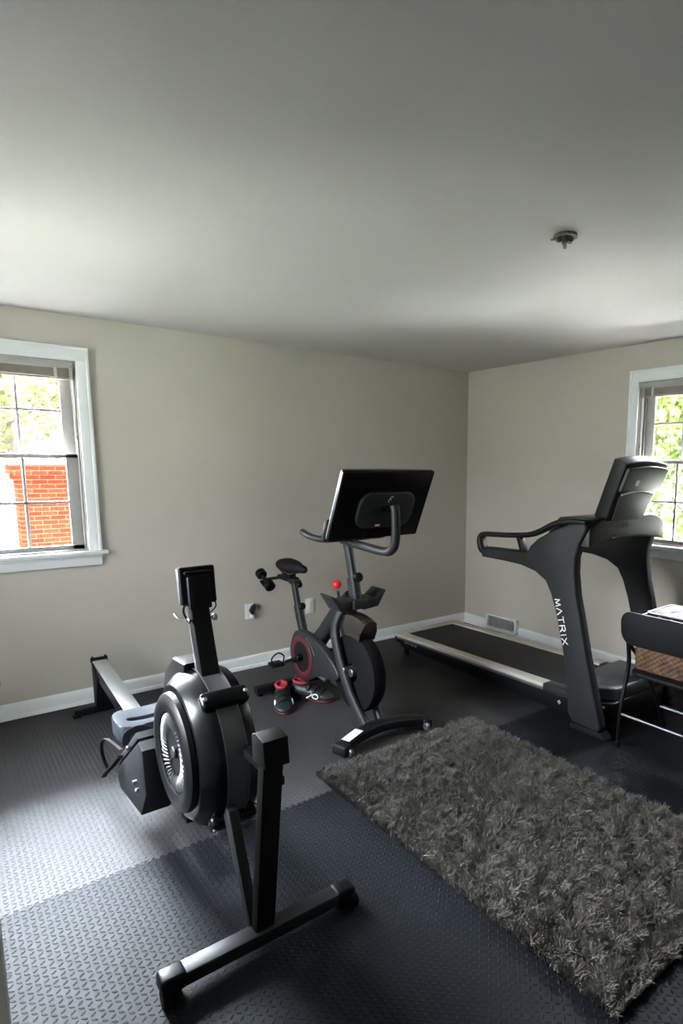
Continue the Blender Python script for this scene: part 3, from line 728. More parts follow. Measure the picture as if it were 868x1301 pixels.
# crank
def crank(s, ang):
    x = BX+s*.112; L = .17; py_, pz_ = gy+L*math.cos(ang), gz+L*math.sin(ang)
    mb = MB(); mb.bar((x, gy, gz), (x+s*.012, py_, pz_), .022, .028, .006, up=(1, 0, 0)); mb.cyl((BX+s*.05, gy, gz), (x+s*.014, gy, gz), .022, 16, .003)
    cr = mb.build('crank_arm', M['blk'], bk)
    MB().cyl((x, py_, pz_), (x+s*.045, py_, pz_), .008, 12).build('pedal_spindle', M['silver'], cr)
    mb = MB(); xp = x+s*.082
    mb.box((xp, py_, pz_), (.085, .085, .024), .006); mb.box((xp, py_+.02, pz_-.014), (.06, .05, .02), .005)
    pd = mb.build('pedal', M['blkm'], cr)
    mb = MB(); mb.tube([(xp-.04, py_-.02, pz_+.01), (xp-.042, py_-.03, pz_+.055), (xp, py_-.035, pz_+.085), (xp+.042, py_-.03, pz_+.055), (xp+.04, py_-.02, pz_+.01)], .005, 8, sm=6); mb.build('toe_cage', M['blkm'], pd)
crank(-1, -.42); crank(1, PI-.42)
# seat tube, post, slider, saddle
mb = MB(); mb.tube([(BX, -.75, .36), (BX, -.655, .60)], .03, 14, sq=(.85, 1.15, 3)); mb.build('seat_tube', M['bike'], bk)
mb = MB(); mb.tube([(BX, -.66, .58), (BX, -.605, .755)], .022, 14, sq=(.85, 1.15, 3)); mb.box((BX, -.59, .765), (.042, .12, .032), .006); mb.build('seat_post', M['bike'], bk)
def knob(p, d, r, m='blk', nm='adjust_knob', par=None, ln=.035):
    p = Vector(p); d = Vector(d).normalized(); mb = MB(); mb.cyl(p-d*.02, p+d*.005, r*.35, 10); mb.cyl(p, p+d*ln, r, 20, .006)
    return mb.build(nm, M[m], par or bk)
knob((BX, -.695, .60), (0, -1, .25), .024)
knob((BX, -.66, .748), (0, -1, 0), .02)
def saddle():
    mb = MB(); b = mb.bm; rows = []
    st = [(-.46, .045, .016), (-.48, .075, .04), (-.53, .083, .046), (-.60, .070, .042), (-.66, .042, .036), (-.72, .028, .030), (-.76, .024, .026), (-.78, .012, .014)]
    for y, w, t in st:
        r = []
        for k in range(16):
            a = 2*PI*k/16; ca, sa = math.cos(a), math.sin(a)
            r.append(b.verts.new((BX+w*math.copysign(abs(ca)**.7, ca), y, .862+t*sa*(.9 if sa > 0 else 1.)+(.008 if y > -.5 else 0))))
        rows.append(r)
    for A, B in zip(rows, rows[1:]):
        for k in range(16): b.faces.new((A[k], A[(k+1) % 16], B[(k+1) % 16], B[k]))
    b.faces.new(rows[0][::-1]); b.faces.new(rows[-1])
    return mb.build('saddle', M['blkm'], bk)
sd = saddle()
mb = MB()
for s in (-1, 1): mb.tube([(BX+s*.018, -.66, .845), (BX+s*.022, -.62, .815), (BX+s*.022, -.52, .808), (BX+s*.03, -.45, .835)], .0035, 8, sm=4)
mb.build('saddle_rail', M['silver'], sd)
MB().box((BX, -.565, .79), (.05, .05, .04), .008).build('saddle_clamp', M['blk'], sd)
# weight rack behind the saddle
mb = MB(); mb.box((BX, -.47, .765), (.05, .16, .03), .006)
for s in (-1, 1):
    mb.tube([(BX, -.42, .76), (BX+s*.07, -.37, .75), (BX+s*.105, -.355, .735)], .011, 8, sm=4)
    mb.box((BX+s*.10, -.36, .722), (.06, .06, .016), .004, Matrix.Rotation(.45, 4, 'X'))
mb.build('weight_rack', M['blkm'], bk)
# head tube, bar post, handlebar
mb = MB(); mb.tube([(BX, -1.40, .745), (BX, -1.365, .90)], .036, 16, sq=(.8, 1.15, 3)); mb.build('head_tube', M['bike'], bk)
mb = MB(); mb.tube([(BX, -1.37, .88), (BX, -1.31, 1.10)], .026, 16, sq=(.8, 1.2, 3)); mb.box((BX, -1.325, 1.108), (.055, .13, .03), .008); mb.build('handlebar_post', M['grey'], bk)
knob((BX, -1.40, .905), (0, -1, .25), .028, ln=.04)
mb = MB(); mb.cyl((BX, -1.21, .73), (BX, -1.19, .79), .008); mb.build('resistance_stem', M['blk'], bk)
MB().sphere((BX, -1.18, .83), .029, (1, 1, .95), 20).build('resistance_knob', M['red'], bk)
mb = MB()
for s in (-1, 1):
    mb.tube([(BX, -1.34, 1.135), (BX+s*.09, -1.345, 1.135), (BX+s*.17, -1.32, 1.135), (BX+s*.205, -1.24, 1.145), (BX+s*.21, -1.15, 1.165)], .019, 12, sm=7)
    mb.tube([(BX+s*.16, -1.34, 1.135), (BX+s*.20, -1.40, 1.15), (BX+s*.21, -1.43, 1.19), (BX+s*.205, -1.44, 1.235), (BX+s*.19, -1.44, 1.25)], [.019, .02, .021, .02, .012], 12, sm=7)
mb.tube([(BX-.16, -1.335, 1.135), (BX-.10, -1.22, 1.14), (BX+.10, -1.22, 1.14), (BX+.16, -1.335, 1.135)], .015, 10, sm=6)
mb.build('handlebar', M['grey'], bk)
# bottle tray
mb = MB()
for s in (-1, 1):
    mb.prism([(BX+s*.03, .715), (BX+s*.13, .725), (BX+s*.185, .815), (BX+s*.175, .82), (BX+s*.12, .775), (BX+s*.03, .785)], 'y', -1.44, -1.30, .004)
mb.box((BX, -1.385, .755), (.10, .15, .055), .008)
mb.build('bottle_tray', M['grey'], bk)
# screen arm and screen
mb = MB(); mb.tube([(BX, -1.34, 1.105), (BX, -1.50, 1.098), (BX, -1.67, 1.092), (BX, -1.75, 1.105), (BX, -1.79, 1.16), (BX, -1.792, 1.30), (BX, -1.78, 1.345)], .0245, 16, sm=8)
arm = mb.build('screen_arm', M['grey'], bk)
ta = math.atan2(.175, .37)   # top leans towards -y
Rt = Matrix.Rotation(ta, 4, 'X')
sc_c = Vector((BX, -1.655, 1.353))
def S(x, y, z): return sc_c+(Rt @ Vector((x, y, z)))
def scr(outline, y0, y1, bev, name, m, par, seg=3):
    b = MB(); b.prism(outline, 'y', y0, y1, bev, seg); b.bm.transform(Matrix.Translation(sc_c) @ Rt); return b.build(name, m, par)
tb = scr(rrect(0, 0, .585, .405, .012), -.028, .0, .008, 'tablet', M['gloss'], bk)
scr(rrect(0, 0, .575, .395, .010), .001, .006, .001, 'tablet_display', M['screen'], tb)
scr(rrect(0, 0, .588, .408, .012), -.006, .0008, .001, 'tablet_bezel', M['silver'], tb)
scr(rrect(.015, -.02, .36, .215, .075, 8), -.050, -.026, .008, 'back_housing', M['grey'], tb)
scr(rrect(.02, -.003, .10, .03, .014), -.062, -.048, .003, 'mount_socket', M['rubber'], tb)
b = MB(); b.cyl((0.02, -.07, -.005), (.02, -.05, -.005), .022, 16, .004); b.bm.transform(Matrix.Translation(sc_c) @ Rt); b.build('mount_hinge', M['blk'], tb)
# emblem: two interlocking slanted loops
b = MB()
for cx, cz, r in ((.0235, .058, .010), (.0155, .043, .010)):
    b.tube([(cx+r*.8*math.cos(a)+.3*r*math.sin(a), -.0515, cz+r*math.sin(a)) for a in [2*PI*k/16 for k in range(14)]], .0016, 6)
b.bm.transform(Matrix.Translation(sc_c) @ Rt); b.build('emblem', M['label'], tb)
b = MB(); b.box((-.022, -.0512, -.108), (.030, .002, .008), .0005); b.bm.transform(Matrix.Translation(sc_c) @ Rt); b.build('sticker', M['label'], tb)
b = MB(); b.box((-.022, -.0512, -.100), (.030, .002, .006), .0005); b.bm.transform(Matrix.Translation(sc_c) @ Rt); b.build('warning_strip', M['red'], tb)

# dumbbells lying in the rack
for s, lab in ((-1, 'small black dumbbell on the left end of the bike saddle rack, nearer the camera'), (1, 'small black dumbbell on the far side of the bike saddle rack')):
    cx = BX+s*.10
    db = thing('dumbbell', lab, 'dumbbell', (cx, -.36, .745), 'dumbbells on the bike rack')
    d0 = Vector((0, .88, .42)).normalized(); c = Vector((cx, -.36, .745))
    MB().cyl(c-d0*.06, c+d0*.06, .014, 12).build('grip', M['blkm'], db)
    for q in (-1, 1): MB().cyl(c+d0*q*.05, c+d0*q*.10, .038, 16, .008).build('weight_head', M['blk'], db)

# ------------------------------------------------------------ cycling shoes
def shoe(name, org, ang, label, mirror=1):
    root = thing(name, label, 'shoe', org, 'cycling shoes under the bike'); o = Vector(org); Rz = Matrix.Rotation(ang, 4, 'Z')
    def Tm(b, *a): b.bm.transform(Matrix.Translation(o) @ Rz @ Matrix.Diagonal((1.2, 1.08, 1.12, 1))); return b.build(*a)
    # toe points +Y local
    mb = MB(); b = mb.bm; rows = []
    st = [(-.145, .020, .012, .055), (-.138, .032, .010, .085), (-.11, .038, .010, .098), (-.07, .037, .010, .092), (-.03, .036, .010, .088), (0, .038, .010, .082),
          (.04, .044, .010, .066), (.08, .046, .010, .052), (.11, .040, .012, .042), (.132, .026, .014, .034), (.142, .010, .018, .028)]
    for y, w, z0, z1 in st:
        r = []
        for k in range(18):
            a = 2*PI*k/18; ca, sa = math.cos(a), math.sin(a); zz = (z0+z1)/2+(z1-z0)/2*math.copysign(abs(sa)**.8, sa)
            ww = w*(1-.25*max(0, sa)**2); r.append(b.verts.new((ww*math.copysign(abs(ca)**.75, ca)+mirror*.006*math.sin(y*18), y, zz)))
        rows.append(r)
    for A, B in zip(rows, rows[1:]):
        for k in range(18): b.faces.new((A[k], A[(k+1) % 18], B[(k+1) % 18], B[k]))
    b.faces.new(rows[0][::-1]); b.faces.new(rows[-1])
    Tm(mb, 'upper', M['shoe'], root)
    mb = MB(); mb.prism(smooth2([(-.022, -.148), (-.036, -.11), (-.032, -.02), (-.044, .05), (-.04, .11), (0, .148), (.04, .11), (.044, .05), (.032, -.02), (.036, -.11), (.022, -.148)], 4), 'z', .002, .014, .004); Tm(mb, 'sole', M['dred'], root)
    mb = MB(); mb.tube([(.028*math.cos(a), -.085+.045*math.sin(a), .100-.004*math.sin(a)) for a in [2*PI*k/20 for k in range(20)]], .010, 10, closed=True)
    mb.prism(ring(0, -.085, .026, .043, 20), 'z', .092, .099); Tm(mb, 'collar_lining', M['sred'], root)
    for yy, zz in ((-.015, .092), (.025, .078), (.065, .064)):
        mb = MB(); mb.tube([(-.040, yy, zz-.030), (-.026, yy+.002, zz-.006), (0, yy+.004, zz+.002), (.026, yy+.002, zz-.006), (.040, yy, zz-.030)], .009, 8, sm=4, sq=(1., .3, 4), up=(0, 1, 0)); Tm(mb, 'strap', M['blkm'], root)
    for s in (-1, 1):
        mb = MB(); pts = [(s*(.047-.003*abs(math.sin(a))), .045+.020*math.cos(a), .036+.014*math.sin(a)) for a in [2*PI*k/14 for k in range(14)]]
        mb.tube(pts, .0035, 6, closed=True); mb.tube([(s*.045, .024, .05), (s*.043, .0, .030), (s*.041, -.02, .02)], .0035, 6, sm=3); Tm(mb, 'logo', M['decal'], root)
    mb = MB(); mb.box((.0, -.128, .092), (.012, .006, .012), .002); Tm(mb, 'pull_tab', M['decal'], root)
    return root
shoe('cycling_shoe', (-2.39, -.86, 0), PI-.35, 'black cycling shoe with red lining, the one nearer the rower, toe towards the camera', 1)
shoe('cycling_shoe', (-2.18, -.87, 0), PI+.55, 'black cycling shoe with red lining, the one nearer the bike flywheel, turned sideways', -1)

# ------------------------------------------------------------ treadmill
tm = thing('treadmill', 'large dark grey treadmill with light side rails along the right wall', 'treadmill', (-.825, -1.4, 0))
xa, xb = -1.165, -.485           # deck outer edges
def dz(y): return .172+(-y-.42)*.030/1.6
Yr, Yf = -.43, -2.46
# side rails
for s in (-1, 1):
    x0, x1 = (xa, xa+.085) if s < 0 else (xb-.085, xb)
    mb = MB(); mb.prism([(-.42, dz(-.42)), (-1.995, dz(-1.995)), (-1.995, dz(-1.995)-.022), (-.42, dz(-.42)-.022)], 'x', x0, x1, .005)
    rl = mb.build('side_rail', M['railw'], tm)
    xs = x0+.002 if s < 0 else x1-.002
    mb = MB(); mb.prism([(-.425, dz(-.42)-.022), (-1.99, dz(-1.995)-.022), (-1.99, dz(-1.995)-.045), (-.425, dz(-.42)-.040)], 'x', x0+.003 if s < 0 else x0+.02, x1-.02 if s < 0 else x1-.003, .003)
    mb.build('rail_trim', M['silver'], rl)
    mb = MB(); mb.prism([(-1.996, dz(-2)+.001), (-2.30, dz(-2.3)+.001), (-2.30, dz(-2.3)-.045), (-1.996, dz(-2)-.045)], 'x', x0-.001, x1+.001, .004); mb.build('rail_front_cover', M['grey'], rl)
for x0, x1 in ((xa+.012, xa+.06), (xb-.06, xb-.012)): MB().prism([(-.44, dz(-.44)-.04), (-2.4, dz(-2.4)-.045), (-2.4, .05), (-.48, .07)], 'x', x0, x1, .004).build('deck_frame', M['blk'], tm)
mb = MB(); mb.prism([(-.46, dz(-.46)-.010), (-2.25, dz(-2.25)-.010), (-2.25, dz(-2.25)-.03), (-.46, dz(-.46)-.05)], 'x', xa+.08, xb-.08, .004); mb.build('running_belt', M['belt'], tm)
mb = MB(); mb.box(((xa+xb)/2, -.425, dz(-.4)-.012), (xb-xa-.005, .07, .032), .008); ec = mb.build('rear_end_cap', M['railw'], tm)
mb = MB(); mb.box(((xa+xb)/2, -.43, dz(-.4)-.048), (xb-xa-.01, .07, .05), .008); mb.build('rear_roller_cover', M['blk'], tm)
for x in (xa+.05, xb-.05): MB().cyl((x, -.50, 0), (x, -.50, .10), .022, 16, .003).build('rear_foot', M['rubber'], tm)
mb = MB(); lettering(mb, 'MATRIX', (xa-.0005+.003, -.545, dz(-.6)-.060), (0, -1, -.018), (0, 0, 1), (-1, 0, 0), .020, .003); mb.build('rail_wordmark', M['grey_decal'], tm)
MB().box((xa+.0105, -2.12, .115), (.002, .022, .022), .0005, Matrix.Rotation(PI/4, 4, 'X')).build('warning_sticker', M['grey_decal'], tm)
# motor hood
mb = MB(); hood = [(-1.06, -2.13), (-.59, -2.13), (-.56, -2.20), (-.55, -2.36), (-.64, -2.44), (-1.01, -2.44), (-1.10, -2.36), (-1.09, -2.20)]
mb.prism([(xa+.01, -2.12), (xb-.01, -2.12), (xb-.01, -2.40), (xb-.07, -2.47), (xa+.07, -2.47), (xa+.01, -2.40)], 'z', .06, .20, .012)
mb.build('hood_base', M['blk'], tm)
mb = MB(); mb.prism([(-1.11, -2.135), (-.54, -2.135), (-.53, -2.36), (-.62, -2.45), (-1.03, -2.45), (-1.12, -2.36)], 'z', .19, .268, .014, 3); hd = mb.build('motor_hood', M['hood'], tm)
mb = MB(); mb.box((-1.168, -2.43, .19), (.012, .05, .014), .003); mb.build('reflector', M['brass'], hd)
for x in (xa+.06, xb-.06): MB().cyl((x-.02, -2.42, .04), (x+.02, -2.42, .04), .04, 20, .004).build('front_wheel', M['rubber'], tm)
# uprights with arms
prof = [(-1.475, 1.00), (-1.49, .955), (-1.69, .953), (-1.84, .945), (-1.955, .922), (-2.04, .875), (-2.085, .80), (-2.128, .69), (-2.19, .47), (-2.225, .27), (-2.243, .11), (-2.275, .065), (-2.46, .055), (-2.475, .09), (-2.42, .27), (-2.355, .50), (-2.305, .70), (-2.272, .82), (-2.252, .95), (-2.252, 1.04), (-2.275, 1.12), (-2.315, 1.19), (-2.32, 1.225), (-2.30, 1.245), (-2.20, 1.235), (-2.08, 1.185), (-1.97, 1.125), (-1.91, 1.075), (-1.885, 1.035), (-1.85, 1.035), (-1.52, 1.025)]
for s, x0, x1 in ((-1, -1.235, -1.168), (1, -.482, -.415)):
    mb = MB(); mb.prism(prof, 'x', x0, x1, .014, 3); up = mb.build('upright', M['tmg'], tm)
    xm = (x0+x1)/2-.0
    mb = MB(); mb.tube([(xm, -1.52, .985), (xm, -1.475, 1.005), (xm, -1.452, 1.06), (xm, -1.462, 1.095), (xm, -1.51, 1.108), (xm, -1.68, 1.118), (xm, -1.86, 1.135), (xm, -1.96, 1.165), (xm, -2.08, 1.222), (xm, -2.20, 1.246), (xm, -2.30, 1.246)], [.026, .03, .027, .023, .020, .020, .020, .021, .022, .022, .018], 14, sm=6, sq=(1.25, .85, 3))
    mb.bar((xm, -1.80, 1.12), (xm, -1.84, 1.02), .045, .034, .006, up=(0, 1, 0)); mb.build('handrail', M['tmtop'], up)
    mb = MB(); mb.box((xm, -1.64, 1.132), (.03, .14, .006), .002, Matrix.Rotation(-.06, 4, 'X')); mb.build('pulse_grip', M['silver'], up)
    if s < 0:
        mb = MB(); lettering(mb, 'MATRIX', (x0, -2.118, .775), Vector((0, -.27, -.963)), Vector((0, -.963, .27)), (-1, 0, 0), .040, .006, gap=.30); mb.build('wordmark', M['decal'], up)
    mb = MB(); mb.prism([(-2.26, .055), (-2.47, .055), (-2.50, .02), (-2.25, .02)], 'x', x0+.01, x1+(.02 if s < 0 else -.01), .004); mb.build('base_shoe', M['blkm'], up)
# bridge between the uprights: arched dash
def arch(x0, x1, z0, z1, r, drop=.0):
    xm = (x0+x1)/2; out = [(x0, z0), (x0, z1-r)]
    for k in range(1, 9): t = PI-PI/2*k/8; out.append((x0+r*2.0+r*2.0*math.cos(t), z1-r+r*math.sin(t)))
    for k in range(0, 9): t = PI/2-PI/2*k/8; out.append((x1-r*2.0+r*2.0*math.cos(t), z1-r+r*math.sin(t)))
    out += [(x1, z0)]
    m = []
    for k in range(1, 10): t = k/10; m.append((x1+(x0-x1)*t, z0+.030*math.sin(PI*t)))
    return out+m
mb = MB(); mb.prism(arch(-1.215, -.43, 1.11, 1.272, .085), 'y', -2.335, -2.17, .012, 3); br = mb.build('console_bridge', M['tmtop'], tm)
mb = MB(); lettering(mb, 'MATRIX', (-1.03, -2.3355, 1.205), (1, 0, 0), (0, 0, 1), (0, -1, 0), .024, .0035, gap=.5); mb.build('wordmark', M['grey_decal'], br)
mb = MB(); mb.tube([(-1.02, -2.336, 1.155), (-.99, -2.338, 1.15), (-.96, -2.336, 1.16)], .004, 8, sm=3); mb.build('latch_button', M['silver'], br)
mb = MB(); mb.prism([(-1.18, 1.20), (-1.10, 1.255), (-.55, 1.255), (-.47, 1.20)], 'y', -2.20, -2.02, .012); mb.build('dash_tray', M['tmtop'], tm)
# console
Cc = Vector((-.885, -2.30, 1.27)); Rc = Matrix.Rotation(.40, 4, 'X')
def con(mb, name, m, par): mb.bm.transform(Matrix.Translation(Cc) @ Rc); return mb.build(name, m, par)
def outl(w0, w1, z0, z1, bow): 
    top = [(w1/2*(1-2*k/12), z1+bow*(1-(1-2*k/12)**2)) for k in range(13)]
    return [(-w0/2, z0), (w0/2, z0)]+top
mb = MB(); mb.prism(outl(.38, .44, -.01, .345, .022), 'y', -.045, .05, .014, 3); cn = con(mb, 'console', M['tmtop'], tm)
mb = MB(); mb.prism(outl(.34, .39, .02, .325, .012), 'y', .05, .054, .002); con(mb, 'console_display', M['screen'], cn)
mb = MB(); mb.prism(outl(.405, .415, .19, .325, .018), 'y', -.066, -.04, .008, 3); con(mb, 'upper_back_panel', M['smoke'], cn)
mb = MB(); mb.prism(outl(.30, .35, .0, .160, .020), 'y', -.058, -.04, .006, 3); con(mb, 'lower_back_panel', M['smoke'], cn)
mb = MB(); mb.tube([(-.17+.34*k/10, -.056, .168+.022*(1-(1-2*k/10)**2)) for k in range(11)], .008, 8, sq=(1, .7, 3)); con(mb, 'panel_trim', M['alu'], cn)
mb = MB(); mb.box((-.085, -.0685, .245), (.034, .003, .034), .001); con(mb, 'sticker', M['label'], cn)
mb = MB(); mb.box((-.0, 0, -.03), (.30, .07, .07), .01); con(mb, 'console_neck', M['blkm'], cn)

# ------------------------------------------------------------ folding chair
CX = -1.17
ch = thing('folding_chair', 'black metal folding chair holding a wicker basket at the right edge', 'chair', (-.95, -2.78, 0))
yl, yr = -2.555, -3.015
for y in (yl, yr):
    s = 1 if y == yl else -1
    mb = MB(); mb.tube([(-1.175, y, .012), (-1.165, y, .20), (-1.11, y, .45), (-1.125, y-s*.005, .56), (-1.17, y-s*.02, .66)], .012, 12, sm=6)
    lg = mb.build('back_leg', M['blk'], ch); MB().cyl((-1.176, y, 0), (-1.175, y, .03), .015, 12, .003).build('foot_cap', M['rubber'], lg)
    mb = MB(); mb.tube([(-.73, y-s*.02, .012), (-.80, y-s*.02, .16), (-.93, y-s*.02, .36), (-1.05, y-s*.02, .50), (-1.12, y-s*.016, .575)], .011, 12, sm=5)
    lg = mb.build('front_leg', M['blk'], ch); MB().cyl((-.729, y-s*.02, 0), (-.73, y-s*.02, .03), .014, 12, .003).build('foot_cap', M['rubber'], lg)
mb = MB(); mb.cyl((-1.166, yl, .19), (-1.166, yr, .19), .007); mb.build('rear_crossbar', M['silver'], ch)
mb = MB(); mb.cyl((-.79, yl-.02, .145), (-.79, yr+.02, .145), .007); mb.build('front_crossbar', M['silver'], ch)
mb = MB()
bo = rrect((yl+yr)/2, .70, .475, .185, .07, 8)
mb.prism(bo, 'x', -1.19, -1.168, .006, 3)
for v in mb.bm.verts:
    t = (v.co.y-(yl+yr)/2)/.24; v.co.x -= .03*(1-t*t); v.co.x -= (v.co.z-.62)*.25*.4
bkp = mb.build('backrest', M['blkm'], ch)
mb = MB(); mb.prism(rrect(-.965, (yl+yr)/2, .40, .405, .06, 6), 'z', .425, .452, .010, 3); stt = mb.build('seat', M['blkm'], ch)
for y in (yl-.022, yr+.022): MB().box((-1.06, y, .425), (.10, .008, .035), .002).build('seat_bracket', M['silver'], ch)

# ------------------------------------------------------------ basket and lid
bs = thing('wicker_basket', 'brown woven wicker basket sitting on the black folding chair seat', 'basket', (-.955, -2.785, .452))
bx0, bx1, by0, by1, bz0, bz1 = -1.115, -.79, -2.99, -2.575, .4525, .735
mb = MB(); b = mb.bm
cyy = (by0+by1)/2; cxx = (bx0+bx1)/2
NU = 150; rows = 40; grid = []
out = rrect(cxx, cyy, bx1-bx0, by1-by0, .03, 4)
def along(poly, n):
    P = [Vector(p) for p in poly]; L = [(P[(i+1) % len(P)]-P[i]).length for i in range(len(P))]; tot = sum(L); res = []
    for k in range(n):
        d_ = tot*k/n; i = 0
        while d_ > L[i]: d_ -= L[i]; i += 1
        t = (P[(i+1) % len(P)]-P[i]).normalized(); res.append((P[i]+t*d_, Vector((t.y, -t.x))))
    return res
base = along(out, NU)
for j in range(rows+1):
    z_ = bz0+(bz1-bz0)*j/rows; row = []
    for k, (p, nn_) in enumerate(base):
        o_ = .0035*math.sin(PI*j/2+(PI if (k//2) % 2 else 0))+.0015*math.sin(k*1.7+j*.9); q = p+nn_*(o_-.010*(1-j/rows))
        row.append(b.verts.new((q.x, q.y, z_)))
    grid.append(row)
for j in range(rows):
    for k in range(NU): b.faces.new((grid[j][k], grid[j][(k+1) % NU], grid[j+1][(k+1) % NU], grid[j+1][k]))
b.faces.new(grid[0][::-1])
mb.build('woven_body', M['wicker'], bs, ang=80)
mb = MB(); mb.tube([(p.x, p.y, bz1+.003) for p, _ in base], .009, 8, closed=True); mb.build('rim', M['wicker'], bs)
bkk = thing('patterned_box', 'purple patterned shallow box with white rim on top of the basket', 'box', (-.95, -2.80, .745))
MB().box((-.95, -2.80, .762), (.27, .33, .030), .006).build('box_body', M['purple'], bkk)
mb = MB(); mb.tube([(p[0], p[1], .778) for p in rrect(-.95, -2.80, .272, .332, .02, 5)], .004, 8, closed=True); mb.build('rim', M['decal'], bkk)
mb = MB(); mb.tube([(-1.0, -2.72, .777), (-.95, -2.76, .786), (-.90, -2.83, .786), (-.90, -2.93, .777)], .004, 6, sm=6); mb.build('ribbon', M['decal'], bkk)

# ------------------------------------------------------------ wall outlets, floor register, ceiling box
o1 = thing('wall_outlet', 'white wall outlet with a dark adapter plugged in, left of the bike saddle', 'outlet', (-2.242, 0, .442), 'outlet plates on the window wall')
MB().prism(rrect(-2.242, .442, .075, .12, .006), 'y', -.006, 0, .002).build('cover_plate', M['plate'], o1)
mb = MB(); mb.prism([(-2.232, .485), (-2.205, .50), (-2.21, .46), (-2.222, .445), (-2.215, .425), (-2.235, .42), (-2.252, .45)], 'y', -.035, -.006, .004); mb.build('plug', M['grey'], o1)
MB().prism(rrect(-2.225, .405, .03, .026, .01), 'y', -.022, -.006, .003).build('socket', M['white'], o1)
o2 = thing('wall_outlet', 'plain white wall plate just right of the bike seat post', 'outlet', (-1.732, 0, .41), 'outlet plates on the window wall')
MB().prism(rrect(-1.732, .41, .078, .128, .006), 'y', -.006, 0, .002).build('cover_plate', M['plate'], o2)
for z_ in (.385, .435): MB().prism(rrect(-1.732, z_, .032, .028, .011), 'y', -.009, -.005, .001).build('socket', M['white'], o2)

vt = thing('floor_register', 'white louvred heating register standing on the baseboard of the right wall', 'vent', (-.01, -.54, .03))
mb = MB()
ya, yb = -.345, -.735
def vb(y0, y1, z0, z1, x0, x1): mb.box(((x0+x1)/2, (y0+y1)/2, (z0+z1)/2), (abs(x1-x0), abs(y1-y0), abs(z1-z0)), .002)
vb(ya, ya-.02, .03, .158, -.045, 0); vb(yb, yb+.02, .03, .158, -.045, 0); vb(ya, yb, .143, .158, -.035, 0); vb(ya, yb, .03, .045, -.055, 0)
mb.build('register_frame', M['white'], vt)
mb = MB()
for k in range(7): mb.box((-.026-.001*(7-k), (ya+yb)/2, .056+k*.0125), (.016, ya-yb-.03, .0018), 0, Matrix.Rotation(.6, 4, 'Y'))
for k in range(1, 6): mb.box((-.03, ya+(yb-ya)*k/6, .093), (.008, .003, .10))
mb.build('louvre', M['white2'], vt)
MB().box((-.012, (ya+yb)/2, .094), (.004, ya-yb-.03, .10)).build('duct_opening', M['white2'], vt)
for q in (0, .03): MB().bar((-.045, yb+.05+q, .055), (-.028, yb+.035+q, .125), .004, .004).build('damper_lever', M['grey'], vt)

cb = thing('ceiling_box', 'round metal electrical box with loose tabs hanging from the white ceiling', 'electrical box', (-2.065, -2.765, H))
mb = MB(); mb.lathe([(-.002, .045), (-.012, .047), (-.014, .036), (-.004, .030), (-.004, .002)], (-2.065, -2.765, H), 'z', 28); mb.build('box_ring', M['rust'], cb)
for a, l_ in ((.3, .045), (2.2, .03), (4.1, .03)):
    mb = MB(); mb.bar((-2.065+.03*math.cos(a), -2.765+.03*math.sin(a), H-.012), (-2.065+.055*math.cos(a), -2.765+.055*math.sin(a), H-.016), .014, .003); mb.build('mounting_ear', M['rust'], cb)
for dx_, dy_, t in ((-.022, -.012, -.35), (.010, .010, .15)):
    mb = MB(); mb.tube([(-2.065+dx_, -2.765+dy_, H-.006), (-2.065+dx_*1.1, -2.765+dy_, H-.03), (-2.065+dx_*1.2+t*.02, -2.765+dy_+t*.02, H-.045)], [.006, .008, .007], 8, sm=3); mb.build('wire_nut', M['silver'], cb)
mb = MB()
for k in range(5):
    a = k*1.3; mb.tube([(-2.065+.02*math.cos(a), -2.765+.02*math.sin(a), H-.004), (-2.065+.03*math.cos(a+.5), -2.765+.03*math.sin(a+.5), H-.022), (-2.065+.01*math.cos(a+1), -2.765+.01*math.sin(a+1), H-.015)], .0022, 6, sm=3)
mb.build('wire', M['grey'], cb)

# ------------------------------------------------------------ outside
struct(MB().box((1.2, -.7, -3.08), (12.6, 14, .2)).build('ground', M['bounce_paving']))  # unseen pale ground added by the house, bouncing sun up to the ceiling
struct(MB().box((2, 3, -3.1), (90, 90, .2)).build('ground', M['grass']))
# unseen eaves added above the windows to keep direct sun out
struct(MB().prism([(.30, 2.50), (.33, 2.64), (-.2, 2.9), (-.2, 2.55)], 'x', X0-.5, .33).build('added_eave_1', M['siding']))
struct(MB().prism([(.30, 2.50), (.33, 2.64), (-.2, 2.9), (-.2, 2.55)], 'y', Y0-.5, .33).build('added_eave_2', M['siding']))
struct(MB().box((X0/2, Y0/2, H+.18), (-X0+.4, -Y0+.4, .12)).build('roof_deck', M['siding']))
chm = thing('brick_chimney', 'red brick chimney seen through the left window', 'chimney', (-2.45, 6.3, -3))
x0, x1 = -3.11, -1.75
MB().box(((x0+x1)/2, 6.25, -.85), (x1-x0, .5, 4.3), 0).build('stack', M['brick'], chm)
mb = MB()
mb.box(((x0+x1)/2, 6.25, 1.34), (x1-x0+.08, .58, .09)); mb.box(((x0+x1)/2, 6.25, 1.45), (x1-x0+.16, .66, .13))
mb.build('corbel', M['brick'], chm)
MB().box(((x0+x1)/2, 6.25, 1.55), (x1-x0+.2, .7, .07), .01).build('cap', M['stone'], chm)
for xx in (-2.75, -2.1): MB().lathe([(0, .10), (.28, .09), (.28, .07), (.05, .07)], (xx, 6.25, 1.585), 'z', 20).build('flue', M['stone'], chm)
hs_ = thing('neighbour_house', 'neighbouring house with grey shingled roof beyond the left window', 'house', (-5, 10.5, -3))
MB().box((-4.5, 10.6, -1.45), (13, 7.0, 3.1)).build('wall', M['siding'], hs_)
mb = MB(); mb.prism([(6.75, .05), (10.6, 1.62), (14.4, .05), (14.4, -.05), (10.6, 1.5), (6.75, -.05)], 'x', -11.3, 2.3); mb.build('roof', M['shingle'], hs_)
